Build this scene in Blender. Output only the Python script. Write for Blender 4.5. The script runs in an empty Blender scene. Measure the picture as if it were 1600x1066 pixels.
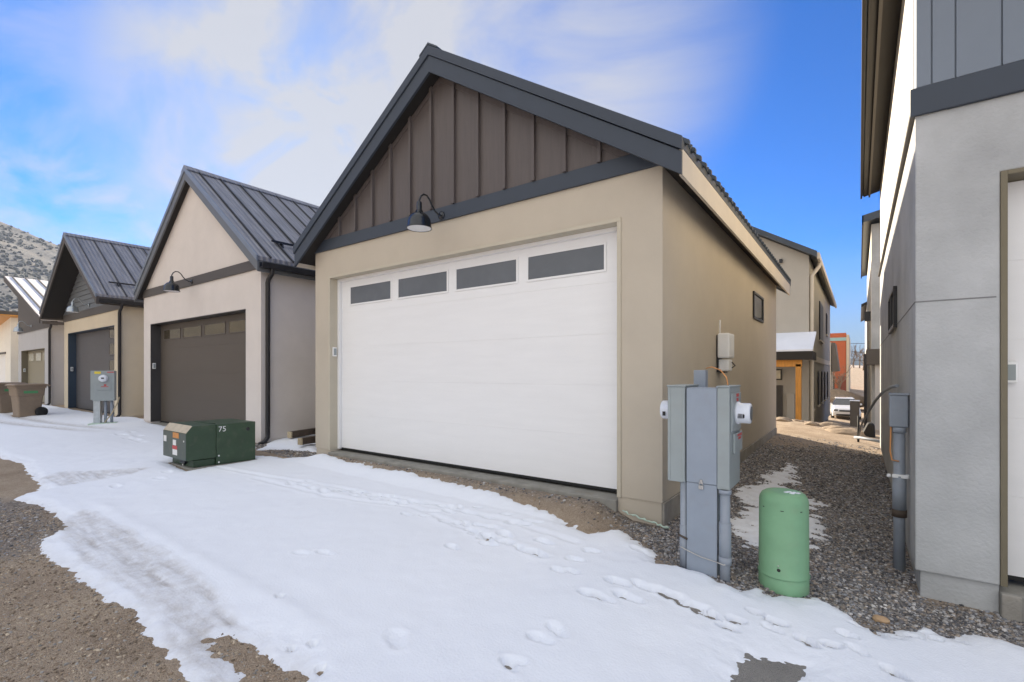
import bpy, bmesh, math, random
import numpy as np
from mathutils import Vector, Matrix
random.seed(7)
scene = bpy.context.scene
COL = scene.collection
R = math.radians

# ---------------------------------------------------------------- camera
# origin = the camera; +Y runs into the alley, +X along the garage fronts to the right
TH = R(35.96); CT, ST = math.cos(TH), math.sin(TH)
FPX = 747.0
cam_d = bpy.data.cameras.new('camera'); cam = bpy.data.objects.new('camera', cam_d); COL.objects.link(cam)
cam_d.sensor_width = 36.0; cam_d.lens = FPX / 1600 * 36.0
cam_d.shift_y = 49 / 1600
cam_d.clip_start = 0.05; cam_d.clip_end = 9000
cam.location = (0, 0, 0); cam.rotation_euler = (R(90), 0, TH)
scene.camera = cam

# ---------------------------------------------------------------- light
SUN_EL, SUN_AZ = R(25), R(-60)          # azimuth from +Y, negative towards -X
scene.view_settings.view_transform = 'Standard'
scene.view_settings.look = 'None'
scene.view_settings.gamma = 1.0
scene.view_settings.exposure = EXPOSURE = 1.42
w = bpy.data.worlds.new('World'); scene.world = w; w.use_nodes = True
nt = w.node_tree; N = nt.nodes; L = nt.links; N.clear()
def wn(t, **k):
    n = N.new(t)
    for a, b in k.items(): setattr(n, a, b)
    return n
def wm(op, a, b=None, c=None):
    n = wn('ShaderNodeMath', operation=op)
    for i, v in enumerate((a, b, c)):
        if v is None: continue
        if isinstance(v, (int, float)): n.inputs[i].default_value = v
        else: L.new(v, n.inputs[i])
    return n.outputs[0]
def wmix(f, a, b):
    n = wn('ShaderNodeMix', data_type='RGBA')
    for s, v in ((0, f), (6, a), (7, b)):
        if isinstance(v, (int, float)): n.inputs[s].default_value = v
        elif isinstance(v, tuple): n.inputs[s].default_value = (*v, 1)
        else: L.new(v, n.inputs[s])
    return n.outputs[2]
sky = wn('ShaderNodeTexSky', sky_type='NISHITA', sun_disc=False, sun_elevation=SUN_EL, sun_rotation=SUN_AZ,
         altitude=2200, air_density=1.0, dust_density=0.6, ozone_density=2.0)
tint = wn('ShaderNodeMix', data_type='RGBA', blend_type='MULTIPLY'); tint.inputs[0].default_value = 1.0
L.new(sky.outputs[0], tint.inputs[6]); tint.inputs[7].default_value = (0.05, 0.38, 0.80, 1)
tc = wn('ShaderNodeTexCoord')
# thin high cloud: stretched streaks, thick round the sun
mp = wn('ShaderNodeMapping'); mp.inputs['Rotation'].default_value = (0.25, 0.15, R(38)); mp.inputs['Scale'].default_value = (1.0, 3.6, 4.0)
L.new(tc.outputs['Generated'], mp.inputs[0])
n1 = wn('ShaderNodeTexNoise'); n1.inputs['Scale'].default_value = 1.5; n1.inputs['Detail'].default_value = 7; n1.inputs['Roughness'].default_value = 0.55; n1.inputs['Distortion'].default_value = 0.6
L.new(mp.outputs[0], n1.inputs['Vector'])
n2 = wn('ShaderNodeTexNoise'); n2.inputs['Scale'].default_value = 2.2; n2.inputs['Detail'].default_value = 3
L.new(tc.outputs['Generated'], n2.inputs['Vector'])
def dot(v, scale=1):
    n = wn('ShaderNodeVectorMath', operation='DOT_PRODUCT'); n.inputs[1].default_value = v
    L.new(tc.outputs['Generated'], n.inputs[0]); return n.outputs['Value']
def dirn(azdeg, eldeg):
    a, e = R(azdeg), R(eldeg); return (math.sin(a)*math.cos(e), math.cos(a)*math.cos(e), math.sin(e))
def smooth(v, lo, hi, o0=0.0, o1=1.0):
    n = wn('ShaderNodeMapRange', interpolation_type='SMOOTHSTEP')
    n.inputs[1].default_value = lo; n.inputs[2].default_value = hi; n.inputs[3].default_value = o0; n.inputs[4].default_value = o1
    L.new(v, n.inputs[0]); return n.outputs[0]
glow = smooth(dot(dirn(-56, 25)), 0.925, 0.997)
glow2 = wm('MAXIMUM', smooth(dot(dirn(-41, 34)), 0.935, 0.997, 0, 0.95), smooth(dot(dirn(-28, 30)), 0.955, 1.0, 0, 0.62))
glow2 = wm('MAXIMUM', glow2, smooth(dot(dirn(-80, 14)), 0.95, 1.0, 0, 0.50))
back = smooth(dot((0.10, -0.95, 0.20)), 0.05, 0.6)  # unseen bright cloud behind the camera, added to fill the garage fronts
zen = smooth(dot((0.05, 0.0, 1.0)), 0.72, 0.92)  # unseen bright cloud overhead, added as more fill
back = wm('MAXIMUM', back, zen)
cover = wm('MAXIMUM', wm('MAXIMUM', glow, glow2), back)
thr = wm('SUBTRACT', 0.80, wm('MULTIPLY', cover, 0.60))
streak = wm('ADD', wm('MULTIPLY', n1.outputs[0], 0.75), wm('MULTIPLY', n2.outputs[0], 0.25))
cl = wn('ShaderNodeMapRange', interpolation_type='SMOOTHSTEP')
L.new(streak, cl.inputs[0]); L.new(wm('SUBTRACT', thr, 0.20), cl.inputs[1]); L.new(wm('ADD', thr, 0.30), cl.inputs[2])
veil = wm('MULTIPLY', wm('MAXIMUM', smooth(dot(dirn(-54, 25)), 0.89, 0.985, 0, 1.0), smooth(dot(dirn(-36, 34)), 0.90, 1.0, 0, 0.80)), wm('ADD', 0.42, wm('MULTIPLY', smooth(n1.outputs[0], 0.28, 0.64), 0.75)))
wisp = wm('MULTIPLY', wm('MAXIMUM', smooth(dot(dirn(-74, 20)), 0.88, 0.985, 0, 0.42), smooth(dot(dirn(-78, 11)), 0.95, 0.995, 0, 0.75)), smooth(n1.outputs[0], 0.36, 0.66))
cld = wm('MINIMUM', wm('MAXIMUM', wm('MAXIMUM', wm('MULTIPLY', wm('MULTIPLY', cl.outputs[0], back), 0.93), veil), wisp), 0.93)
cc = wmix(back, (2.45, 2.48, 2.62), (5.1, 5.05, 5.0))
low = smooth(dot((0, 0, 1)), 0.24, 0.02, 0.0, 0.95)
skybase = wmix(low, tint.outputs[2], (1.35, 1.80, 2.35))
skycol = wmix(cld, skybase, cc)
bg = wn('ShaderNodeBackground'); bg.inputs['Strength'].default_value = 0.10
L.new(skycol, bg.inputs['Color'])
out = wn('ShaderNodeOutputWorld'); L.new(bg.outputs[0], out.inputs['Surface'])

sl = bpy.data.lights.new('sun', 'SUN'); sl.energy = 5.0; sl.angle = R(0.55); sl.color = (1.0, 0.86, 0.68)
so = bpy.data.objects.new('sun', sl); COL.objects.link(so)
sd = Vector(dirn(-60, 25)); so.rotation_euler = (-sd).to_track_quat('-Z', 'Y').to_euler(); so.location = sd * 60

# ---------------------------------------------------------------- measuring helpers (photo pixel -> metres in the place)
def ray(u, v):
    a, b = (u - 800) / FPX, (582 - v) / FPX
    return Vector((-ST + a * CT, CT + a * ST, b))
def onY(u, v, Y): d = ray(u, v); return d * (Y / d.y)
def onX(u, v, X): d = ray(u, v); return d * (X / d.x)

# ---------------------------------------------------------------- numpy noise
def _h(ix, iy, s):
    n = (ix.astype(np.int64) * 374761393 + iy.astype(np.int64) * 668265263 + s * 1442695041) & 0x7fffffff
    n = ((n ^ (n >> 13)) * 1274126177) & 0x7fffffff
    return ((n ^ (n >> 16)) & 0xffff) / 65535.0
def vn(x, y, s=0):
    ix, iy = np.floor(x), np.floor(y); fx, fy = x - ix, y - iy
    fx = fx * fx * (3 - 2 * fx); fy = fy * fy * (3 - 2 * fy)
    a = _h(ix, iy, s); b = _h(ix + 1, iy, s); c = _h(ix, iy + 1, s); d = _h(ix + 1, iy + 1, s)
    return (a * (1 - fx) + b * fx) * (1 - fy) + (c * (1 - fx) + d * fx) * fy
def fbm(x, y, o=4, s=0):
    t = 0; a = 0.5; n = 0
    for i in range(o):
        t = t + a * vn(x * 2 ** i + 13.7 * i, y * 2 ** i - 7.1 * i, s + i); n += a; a *= 0.5
    return t / n - 0.5          # -0.5 .. 0.5

# ---------------------------------------------------------------- ground height
_bx = [-2000, -60, -16, -9, -7.5, -1.5, 0.4, 2.0, 60, 2000]
_bz = [-1.20, -1.25, -1.34, -1.37, -1.43, -1.50, -1.66, -1.72, -2.2, -2.2]
_ry = [-2000, 0, 4.6, 12.5, 15.0, 16.2, 20, 26, 36, 60, 200, 2000]
_rz = [-0.12, -0.09, 0, 0.10, 0.14, 0.12, -0.45, -1.1, -1.75, -2.0, 3, 20]
def G(x, y):
    x = np.asarray(x, float); y = np.asarray(y, float)
    g = np.interp(x, _bx, _bz) + np.interp(y, _ry, _rz)
    near = np.clip(1.4 - np.hypot(x + 3, y - 3) / 40, 0, 1)
    g = g + near * (0.035 * fbm(x * 0.9, y * 0.9, 3, 5) + 0.012 * fbm(x * 5, y * 5, 2, 9))
    sill = np.clip((x+7.35)/0.25, 0, 1)*np.clip((-1.85-x)/0.35, 0, 1)*np.clip((y-4.05)/0.45, 0, 1)*(y < 5.2)
    g = g + sill*(-1.345-g)
    return g
def Gf(x, y): return float(G(np.array([x]), np.array([y]))[0])
def PG(u, v, dz=0.0):
    d = ray(u, v); t = 3.0
    for _ in range(12):
        t = -((-Gf(d.x * t, d.y * t)) - dz) / d.z if d.z < -1e-4 else 60
    return (d.x * t, d.y * t)

# ---------------------------------------------------------------- materials
def mat(name, col, rough=0.7, metal=0.0, var=0.12, vs=1.2, bump=0.0, bs=60.0, dist=0.004, spec=0.5, dirt=0.0, stretch=None, wave=None, coat=0.0):
    m = bpy.data.materials.new(name); m.use_nodes = True
    t = m.node_tree; n = t.nodes; l = t.links
    p = n['Principled BSDF']; p.inputs['Roughness'].default_value = rough; p.inputs['Metallic'].default_value = metal
    p.inputs['Specular IOR Level'].default_value = spec
    p.inputs['Coat Weight'].default_value = coat
    c = n.new('ShaderNodeTexCoord'); vec = c.outputs['Object']
    if stretch:
        mp = n.new('ShaderNodeMapping'); mp.inputs['Scale'].default_value = stretch; l.new(vec, mp.inputs[0]); vec = mp.outputs[0]
    base = None
    if var > 0:
        a = n.new('ShaderNodeTexNoise'); a.inputs['Scale'].default_value = vs; a.inputs['Detail'].default_value = 8; a.inputs['Roughness'].default_value = 0.62
        l.new(vec, a.inputs['Vector'])
        r = n.new('ShaderNodeMapRange'); r.inputs[1].default_value = 0.3; r.inputs[2].default_value = 0.7
        r.inputs[3].default_value = 1 - var; r.inputs[4].default_value = 1 + var; l.new(a.outputs[0], r.inputs[0])
        h = n.new('ShaderNodeMix'); h.data_type = 'RGBA'; h.blend_type = 'MULTIPLY'; h.inputs[0].default_value = 1
        h.inputs[6].default_value = (*col, 1); l.new(r.outputs[0], h.inputs[7]); base = h.outputs[2]
        rr = n.new('ShaderNodeMapRange'); rr.inputs[3].default_value = max(0, rough - 0.08); rr.inputs[4].default_value = min(1, rough + 0.08)
        l.new(a.outputs[0], rr.inputs[0]); l.new(rr.outputs[0], p.inputs['Roughness'])
    if dirt > 0:
        d = n.new('ShaderNodeTexNoise'); d.inputs['Scale'].default_value = 9; d.inputs['Detail'].default_value = 6
        l.new(c.outputs['Object'], d.inputs['Vector'])
        r = n.new('ShaderNodeMapRange'); r.inputs[1].default_value = 0.55; r.inputs[2].default_value = 0.75; r.inputs[4].default_value = dirt
        l.new(d.outputs[0], r.inputs[0])
        h = n.new('ShaderNodeMix'); h.data_type = 'RGBA'; l.new(r.outputs[0], h.inputs[0])
        if base: l.new(base, h.inputs[6])
        else: h.inputs[6].default_value = (*col, 1)
        h.inputs[7].default_value = (0.28, 0.24, 0.19, 1); base = h.outputs[2]
    if base: l.new(base, p.inputs['Base Color'])
    else: p.inputs['Base Color'].default_value = (*col, 1)
    hgt = None
    if bump > 0:
        b = n.new('ShaderNodeTexNoise'); b.inputs['Scale'].default_value = bs; b.inputs['Detail'].default_value = 4
        l.new(vec, b.inputs['Vector']); hgt = b.outputs[0]
    if wave:
        wv = n.new('ShaderNodeTexWave'); wv.bands_direction = wave[0]; wv.inputs['Scale'].default_value = wave[1]; wv.inputs['Detail'].default_value = 0
        l.new(c.outputs['Object'], wv.inputs['Vector'])
        if hgt:
            ad = n.new('ShaderNodeMath'); ad.operation = 'MULTIPLY_ADD'; l.new(wv.outputs['Fac'], ad.inputs[0]); ad.inputs[1].default_value = wave[2]; l.new(hgt, ad.inputs[2]); hgt = ad.outputs[0]
        else: hgt = wv.outputs['Fac']
    if hgt:
        bp = n.new('ShaderNodeBump'); bp.inputs['Strength'].default_value = bump if bump > 0 else 0.5; bp.inputs['Distance'].default_value = dist
        l.new(hgt, bp.inputs['Height']); l.new(bp.outputs[0], p.inputs['Normal'])
    return m
def stucco(name, col, var=0.045): return mat(name, col, 0.92, var=var, vs=1.6, bump=0.55, bs=170, dist=0.006, spec=0.2, dirt=0.0)
M = {}
M['stucco_tan'] = stucco('stucco_tan', (0.515, 0.455, 0.365))
M['stucco_beige'] = stucco('stucco_beige', (0.66, 0.605, 0.555))
M['stucco_cream'] = stucco('stucco_cream', (0.62, 0.53, 0.39))
M['stucco_grey'] = stucco('stucco_grey', (0.48, 0.465, 0.45))
M['stucco_white'] = stucco('stucco_white', (0.78, 0.73, 0.62))
M['stucco_house'] = stucco('stucco_house', (0.43, 0.405, 0.355))
M['concrete'] = mat('rendered_concrete', (0.42, 0.427, 0.424), 0.9, var=0.18, vs=1.3, bump=0.7, bs=45, dist=0.008, spec=0.25)
M['footing'] = mat('footing_concrete', (0.31, 0.29, 0.255), 0.92, var=0.2, vs=4, bump=0.6, bs=60, dist=0.008, spec=0.2, dirt=0.5)
M['slab'] = mat('slab_concrete', (0.27, 0.26, 0.23), 0.9, var=0.2, vs=6, bump=0.4, bs=90, spec=0.2, dirt=0.4)
M['slate_trim'] = mat('slate_trim', (0.043, 0.054, 0.072), 0.55, var=0.06, vs=3, bump=0.15, bs=30, spec=0.4)
M['brown_trim'] = mat('brown_trim', (0.085, 0.075, 0.066), 0.6, var=0.08, vs=3, bump=0.2, bs=30, stretch=(0.4, 4, 4), spec=0.35)
M['dark_soffit'] = mat('dark_soffit', (0.024, 0.021, 0.019), 0.6, var=0.1, vs=3, spec=0.3)
M['brown_batten'] = mat('brown_board', (0.108, 0.092, 0.087), 0.48, var=0.09, vs=5, bump=0.25, bs=20, stretch=(6, 6, 0.5), spec=0.3)
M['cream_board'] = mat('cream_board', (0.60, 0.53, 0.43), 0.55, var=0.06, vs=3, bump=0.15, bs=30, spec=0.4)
M['grey_lap'] = mat('grey_lap', (0.135, 0.145, 0.152), 0.6, var=0.1, vs=5, bump=0.3, bs=22, stretch=(0.6, 6, 6), spec=0.35)
M['panel_grey'] = mat('panel_grey', (0.175, 0.205, 0.245), 0.55, var=0.04, vs=2, bump=0.1, bs=30, spec=0.4)
M['roof_metal'] = mat('roof_metal', (0.235, 0.232, 0.245), 0.5, metal=0.15, var=0.30, vs=4.0, bump=0.5, bs=18, dist=0.03, stretch=(0.35, 5, 0.35), wave=('Y', 2.9, 1.3))
M['roof_glare'] = mat('roof_sun_glare', (0.80, 0.76, 0.70), 0.52, metal=0.85, var=0.2, vs=3, bump=0.2, bs=14, dist=0.008, stretch=(0.35, 4, 0.35))  # base colour raised to pale cream for the sun's glare on this roof
M['rib_dark'] = mat('rib_dark', (0.035, 0.036, 0.042), 0.45, metal=0.2, var=0.1)
M['flashing_pale'] = mat('flashing_pale', (0.20, 0.225, 0.26), 0.4, metal=0.3, var=0.1, vs=3)
M['house_glass'] = mat('house_glass', (0.022, 0.026, 0.032), 0.45, var=0.0, spec=0.3)
M['roof_slate'] = mat('roof_slate', (0.055, 0.066, 0.08), 0.45, metal=0.3, var=0.15, vs=2.5, bump=0.2, bs=18, dist=0.004)
M['black_metal'] = mat('black_metal', (0.016, 0.016, 0.018), 0.38, var=0.1, vs=8, spec=0.5)
M['lamp_black'] = mat('lamp_black', (0.010, 0.013, 0.017), 0.25, var=0.0, vs=8, spec=0.6)
M['lamp_white'] = mat('lamp_inside_white', (0.8, 0.8, 0.8), 0.4, var=0.02)
M['galvanised'] = mat('galvanised', (0.42, 0.46, 0.48), 0.35, metal=0.7, var=0.12, vs=12)
M['door_white'] = mat('door_white', (0.80, 0.795, 0.785), 0.42, var=0.02, vs=2, bump=0.12, bs=14, dist=0.003, stretch=(0.7, 6, 6), spec=0.35)
M['frame_tan'] = mat('frame_tan', (0.50, 0.45, 0.35), 0.6, var=0.04, vs=4)
M['door_brown'] = mat('door_brown', (0.090, 0.074, 0.058), 0.5, var=0.06, vs=3, bump=0.35, bs=24, dist=0.004, stretch=(0.5, 6, 6), spec=0.4)
M['door_blue'] = mat('door_charcoal', (0.085, 0.082, 0.084), 0.5, var=0.06, vs=3, bump=0.3, bs=24, dist=0.004, stretch=(0.5, 6, 6), spec=0.4)
M['jamb_blue'] = mat('jamb_blue', (0.035, 0.055, 0.08), 0.5, var=0.06)
M['jamb_dark'] = mat('jamb_dark', (0.05, 0.046, 0.044), 0.5, var=0.06)
M['jamb_olive'] = mat('jamb_olive', (0.16, 0.135, 0.085), 0.6, var=0.08)
M['door_olive'] = mat('door_olive', (0.25, 0.215, 0.14), 0.55, var=0.06, vs=3, bump=0.2, bs=24, stretch=(0.5, 6, 6))
M['door_cream'] = mat('door_cream', (0.72, 0.69, 0.64), 0.5, var=0.04, vs=3)
M['pane_frost'] = mat('pane_frosted', (0.115, 0.125, 0.138), 0.32, var=0.10, vs=3, bump=0.25, bs=260, dist=0.002, spec=0.5)
M['pane_dark'] = mat('pane_dark', (0.02, 0.022, 0.024), 0.06, var=0.0, spec=1.0, bump=0.05, bs=3, dist=0.01)
M['pane_mirror'] = mat('pane_reflection_tint', (0.31, 0.25, 0.16), 0.06, metal=0.85, var=0.0, bump=0.08, bs=2.5, dist=0.02)  # gold-brown base paints in the reflection of the warm hillside
M['pane_warm'] = mat('pane_warm', (0.62, 0.58, 0.45), 0.2, var=0.1, vs=5)
M['rubber'] = mat('rubber', (0.012, 0.012, 0.012), 0.75, var=0.0)
M['util_grey'] = mat('utility_grey', (0.30, 0.335, 0.335), 0.45, var=0.05, vs=5, bump=0.06, bs=40, spec=0.45, dirt=0.10)
M['util_blue'] = mat('utility_blue_grey', (0.275, 0.315, 0.37), 0.45, var=0.06, vs=5, bump=0.06, bs=40, spec=0.45, dirt=0.12)
M['pvc_grey'] = mat('pvc_grey', (0.28, 0.31, 0.35), 0.5, var=0.08, vs=8, spec=0.4, dirt=0.15)
M['plastic_white'] = mat('plastic_white', (0.84, 0.84, 0.82), 0.4, var=0.04, vs=8)
M['meter_white'] = mat('meter_white', (0.70, 0.73, 0.78), 0.25, var=0.03, vs=8, spec=0.6)
M['meter_dial'] = mat('meter_dial', (0.10, 0.11, 0.12), 0.3, var=0.3, vs=40)
M['red_sticker'] = mat('red_sticker', (0.50, 0.06, 0.06), 0.5, var=0.1, vs=60)
M['white_sticker'] = mat('white_sticker', (0.75, 0.74, 0.72), 0.5, var=0.05)
M['orange_sticker'] = mat('orange_sticker', (0.60, 0.25, 0.06), 0.5, var=0.15, vs=30)
M['yellow_sticker'] = mat('yellow_sticker', (0.75, 0.60, 0.05), 0.5, var=0.1, vs=30)
M['black_ink'] = mat('black_ink', (0.02, 0.02, 0.02), 0.6, var=0.0)
M['pedestal_green'] = mat('pedestal_green', (0.195, 0.375, 0.215), 0.48, var=0.10, vs=4, bump=0.05, bs=20, spec=0.4, dirt=0.14)
M['transformer_green'] = mat('transformer_green', (0.036, 0.066, 0.034), 0.45, var=0.18, vs=5, bump=0.08, bs=30, spec=0.45, dirt=0.15)
M['transformer_face'] = mat('transformer_face', (0.085, 0.105, 0.09), 0.5, var=0.12, vs=6, spec=0.4, dirt=0.15)
M['faded_cap'] = mat('faded_cap', (0.50, 0.43, 0.32), 0.7, var=0.2, vs=9, bump=0.1, bs=40, dirt=0.3)
M['steel'] = mat('steel', (0.55, 0.53, 0.50), 0.3, metal=0.9, var=0.1, vs=20)
M['copper'] = mat('orange_wire', (0.60, 0.27, 0.09), 0.5, var=0.1, vs=20)
M['bin_brown'] = mat('bin_brown', (0.25, 0.185, 0.125), 0.6, var=0.12, vs=5, bump=0.1, bs=40, dirt=0.1)
M['label_green'] = mat('label_green', (0.09, 0.30, 0.12), 0.6, var=0.1, vs=20)
M['joint_dark'] = mat('joint_dark', (0.19, 0.19, 0.19), 0.9, var=0.1)
M['rake_grey'] = mat('rake_grey', (0.125, 0.132, 0.14), 0.5, var=0.1, vs=3)
M['timber'] = mat('raw_timber', (0.46, 0.38, 0.25), 0.8, var=0.2, vs=8, bump=0.3, bs=25, stretch=(0.4, 6, 6))
M['timber_wet'] = mat('wet_timber', (0.075, 0.055, 0.04), 0.75, var=0.3, vs=8, bump=0.3, bs=25)
M['cedar'] = mat('stained_cedar', (0.56, 0.25, 0.045), 0.6, var=0.22, vs=6, bump=0.2, bs=20, stretch=(5, 5, 0.5))
M['orange_wall'] = mat('orange_wall', (0.50, 0.13, 0.055), 0.85, var=0.1, vs=0.4)
M['rust_wall'] = mat('rust_wall', (0.22, 0.065, 0.04), 0.85, var=0.15, vs=0.4)
M['teal'] = mat('teal_band', (0.32, 0.50, 0.47), 0.7, var=0.05)
M['rock'] = mat('rock', (0.27, 0.21, 0.15), 0.9, var=0.25, vs=5, bump=0.6, bs=14, dist=0.02)
M['orange_rock'] = mat('orange_rock', (0.42, 0.28, 0.16), 0.8, var=0.2, vs=20, bump=0.3, bs=60)
M['car_white'] = mat('car_paint_white', (0.72, 0.73, 0.74), 0.25, var=0.02, coat=0.6)
M['bark'] = mat('bark', (0.20, 0.15, 0.11), 0.9, var=0.2, vs=10, bump=0.4, bs=30)
M['sage'] = mat('sage_scrub', (0.150, 0.160, 0.158), 0.95, var=0.3, vs=0.05)  # lightened grey puts distance haze into the scrub colour
M['teal_roof'] = mat('teal_roof', (0.05, 0.075, 0.085), 0.5, metal=0.3, var=0.1)
M['siding_dark'] = mat('siding_dark', (0.09, 0.08, 0.07), 0.7, var=0.1)
M['foam_green'] = mat('foam_green', (0.50, 0.62, 0.52), 0.9, var=0.2, vs=30, bump=0.5, bs=40)
M['porch_snow'] = mat('porch_snow', (0.74, 0.77, 0.83), 0.9, var=0.05, bump=0.3, bs=8, dist=0.03)

# ---------------------------------------------------------------- mesh building
def tag(o, label=None, cat=None, group=None, kind=None):
    if label: o['label'] = label
    if cat: o['category'] = cat
    if group: o['group'] = group
    if kind: o['kind'] = kind
    return o
def thing(name, label, cat, loc=(0, 0, 0), rz=0.0, group=None):
    o = bpy.data.objects.new(name, None); COL.objects.link(o); o.empty_display_size = 0.2
    o.location = loc; o.rotation_euler = (0, 0, rz)
    return tag(o, label, cat, group)
def wmx(o):
    m = Matrix.LocRotScale(o.location, o.rotation_euler, o.scale)
    return wmx(o.parent) @ m if o.parent else m
class MB:
    def __init__(s): s.v = []; s.f = []; s.sm = []
    def add(s, vs, fs, smooth=False):
        k = len(s.v); s.v += [tuple(p) for p in vs]; s.f += [tuple(i + k for i in f) for f in fs]; s.sm += [smooth] * len(fs); return s
    def box(s, x0, x1, y0, y1, z0, z1):
        x0, x1 = sorted((x0, x1)); y0, y1 = sorted((y0, y1)); z0, z1 = sorted((z0, z1))
        return s.add([(x0,y0,z0),(x1,y0,z0),(x1,y1,z0),(x0,y1,z0),(x0,y0,z1),(x1,y0,z1),(x1,y1,z1),(x0,y1,z1)],
                     [(0,3,2,1),(4,5,6,7),(0,1,5,4),(1,2,6,5),(2,3,7,6),(3,0,4,7)])
    def prism(s, poly, axis, a, b):
        """polygon in the plane across axis: 'y' -> (x,z), 'x' -> (y,z), 'z' -> (x,y)"""
        a, b = sorted((a, b))
        ar = sum(poly[i][0]*poly[(i+1)%len(poly)][1] - poly[(i+1)%len(poly)][0]*poly[i][1] for i in range(len(poly)))
        if ar < 0: poly = poly[::-1]
        f = {'y': lambda p, t: (p[0], t, p[1]), 'x': lambda p, t: (t, p[0], p[1]), 'z': lambda p, t: (p[0], p[1], t)}[axis]
        n = len(poly); vs = [f(p, a) for p in poly] + [f(p, b) for p in poly]
        fs = [tuple(range(n))[::-1], tuple(range(n, 2*n))] + [(i, (i+1)%n, n+(i+1)%n, n+i) for i in range(n)]
        if axis == 'y': fs = [t[::-1] for t in fs]
        return s.add(vs, fs)
    def tube(s, pts, r, seg=12, caps=True):
        pts = [Vector(p) for p in pts]; n = len(pts)
        rs = r if isinstance(r, (list, tuple)) else [r] * n
        vs = []; prev = None
        for i, p in enumerate(pts):
            t = (pts[min(i+1, n-1)] - pts[max(i-1, 0)]).normalized()
            if prev is None:
                prev = t.orthogonal().normalized()
            prev = (prev - t * prev.dot(t)).normalized(); bi = t.cross(prev)
            for k in range(seg):
                a = 2*math.pi*k/seg; vs.append(p + (prev*math.cos(a) + bi*math.sin(a)) * rs[i])
        fs = [(i*seg+k, i*seg+(k+1)%seg, (i+1)*seg+(k+1)%seg, (i+1)*seg+k) for i in range(n-1) for k in range(seg)]
        s.add(vs, fs, True)
        if caps:
            k0 = len(s.v) - n*seg
            s.f.append(tuple(k0+k for k in range(seg))[::-1]); s.sm.append(False)
            s.f.append(tuple(k0+(n-1)*seg+k for k in range(seg))); s.sm.append(False)
        return s
    def lathe(s, c, prof, axis=(0, 0, 1), seg=32):
        ax = Vector(axis).normalized(); a = ax.orthogonal().normalized(); b = ax.cross(a); c = Vector(c)
        vs = [c + ax*h + (a*math.cos(2*math.pi*k/seg) + b*math.sin(2*math.pi*k/seg))*r for r, h in prof for k in range(seg)]
        n = len(prof)
        fs = [(i*seg+k, i*seg+(k+1)%seg, (i+1)*seg+(k+1)%seg, (i+1)*seg+k) for i in range(n-1) for k in range(seg)]
        k0 = len(s.v); s.add(vs, fs, True)
        if prof[0][0] > 1e-4: s.f.append(tuple(k0+k for k in range(seg))[::-1]); s.sm.append(False)
        if prof[-1][0] > 1e-4: s.f.append(tuple(k0+(n-1)*seg+k for k in range(seg))); s.sm.append(False)
        return s
    def build(s, name, m, parent=None, bevel=0.0, local=False, seg=2):
        me = bpy.data.meshes.new(name)
        vs = s.v
        if parent is not None and not local:
            inv = wmx(parent).inverted(); vs = [inv @ Vector(p) for p in vs]
        me.from_pydata([tuple(v) for v in vs], [], s.f); me.update()
        me.polygons.foreach_set('use_smooth', s.sm)
        bm = bmesh.new(); bm.from_mesh(me); bmesh.ops.recalc_face_normals(bm, faces=bm.faces); bm.to_mesh(me); bm.free()
        me.materials.append(M[m] if isinstance(m, str) else m)
        o = bpy.data.objects.new(name, me); COL.objects.link(o)
        if parent is not None: o.parent = parent
        if bevel > 0:
            b = o.modifiers.new('bevel', 'BEVEL'); b.width = bevel; b.segments = seg; b.limit_method = 'ANGLE'; b.angle_limit = R(35); b.harden_normals = False
        return o
def copy_tree(o, parent=None):
    c = o.copy(); COL.objects.link(c)
    if parent is not None: c.parent = parent
    for ch in list(o.children): copy_tree(ch, c)
    return c
def np_mesh(name, V, F, mats, smooth=True, attrs=None):
    me = bpy.data.meshes.new(name); V = np.asarray(V, np.float32); F = np.asarray(F, np.int32)
    k = F.shape[1]
    me.vertices.add(len(V)); me.vertices.foreach_set('co', V.ravel())
    me.loops.add(F.size); me.loops.foreach_set('vertex_index', F.ravel())
    me.polygons.add(len(F)); me.polygons.foreach_set('loop_start', np.arange(0, F.size, k, dtype=np.int32))
    me.update(calc_edges=True); me.polygons.foreach_set('use_smooth', np.full(len(F), smooth))
    for an, a in (attrs or {}).items():
        if a.ndim == 1:
            at = me.attributes.new(an, 'FLOAT', 'POINT'); at.data.foreach_set('value', a.astype(np.float32))
        else:
            at = me.attributes.new(an, 'FLOAT_COLOR', 'POINT'); at.data.foreach_set('color', a.astype(np.float32).ravel())
    me.validate(); me.materials.append(mats)
    o = bpy.data.objects.new(name, me); COL.objects.link(o); return o
def text_mesh(txt, size, name, m, parent, mx, extrude=0.001):
    cu = bpy.data.curves.new(name, 'FONT'); cu.body = txt; cu.size = size; cu.extrude = extrude; cu.resolution_u = 3
    t = bpy.data.objects.new(name, cu); COL.objects.link(t); bpy.context.view_layer.update()
    me = bpy.data.meshes.new_from_object(t.evaluated_get(bpy.context.evaluated_depsgraph_get()))
    bpy.data.objects.remove(t); bpy.data.curves.remove(cu)
    me.transform((wmx(parent).inverted() @ mx) if parent else mx)
    me.materials.clear(); me.materials.append(M[m])
    o = bpy.data.objects.new(name, me); COL.objects.link(o)
    if parent: o.parent = parent
    return o

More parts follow.
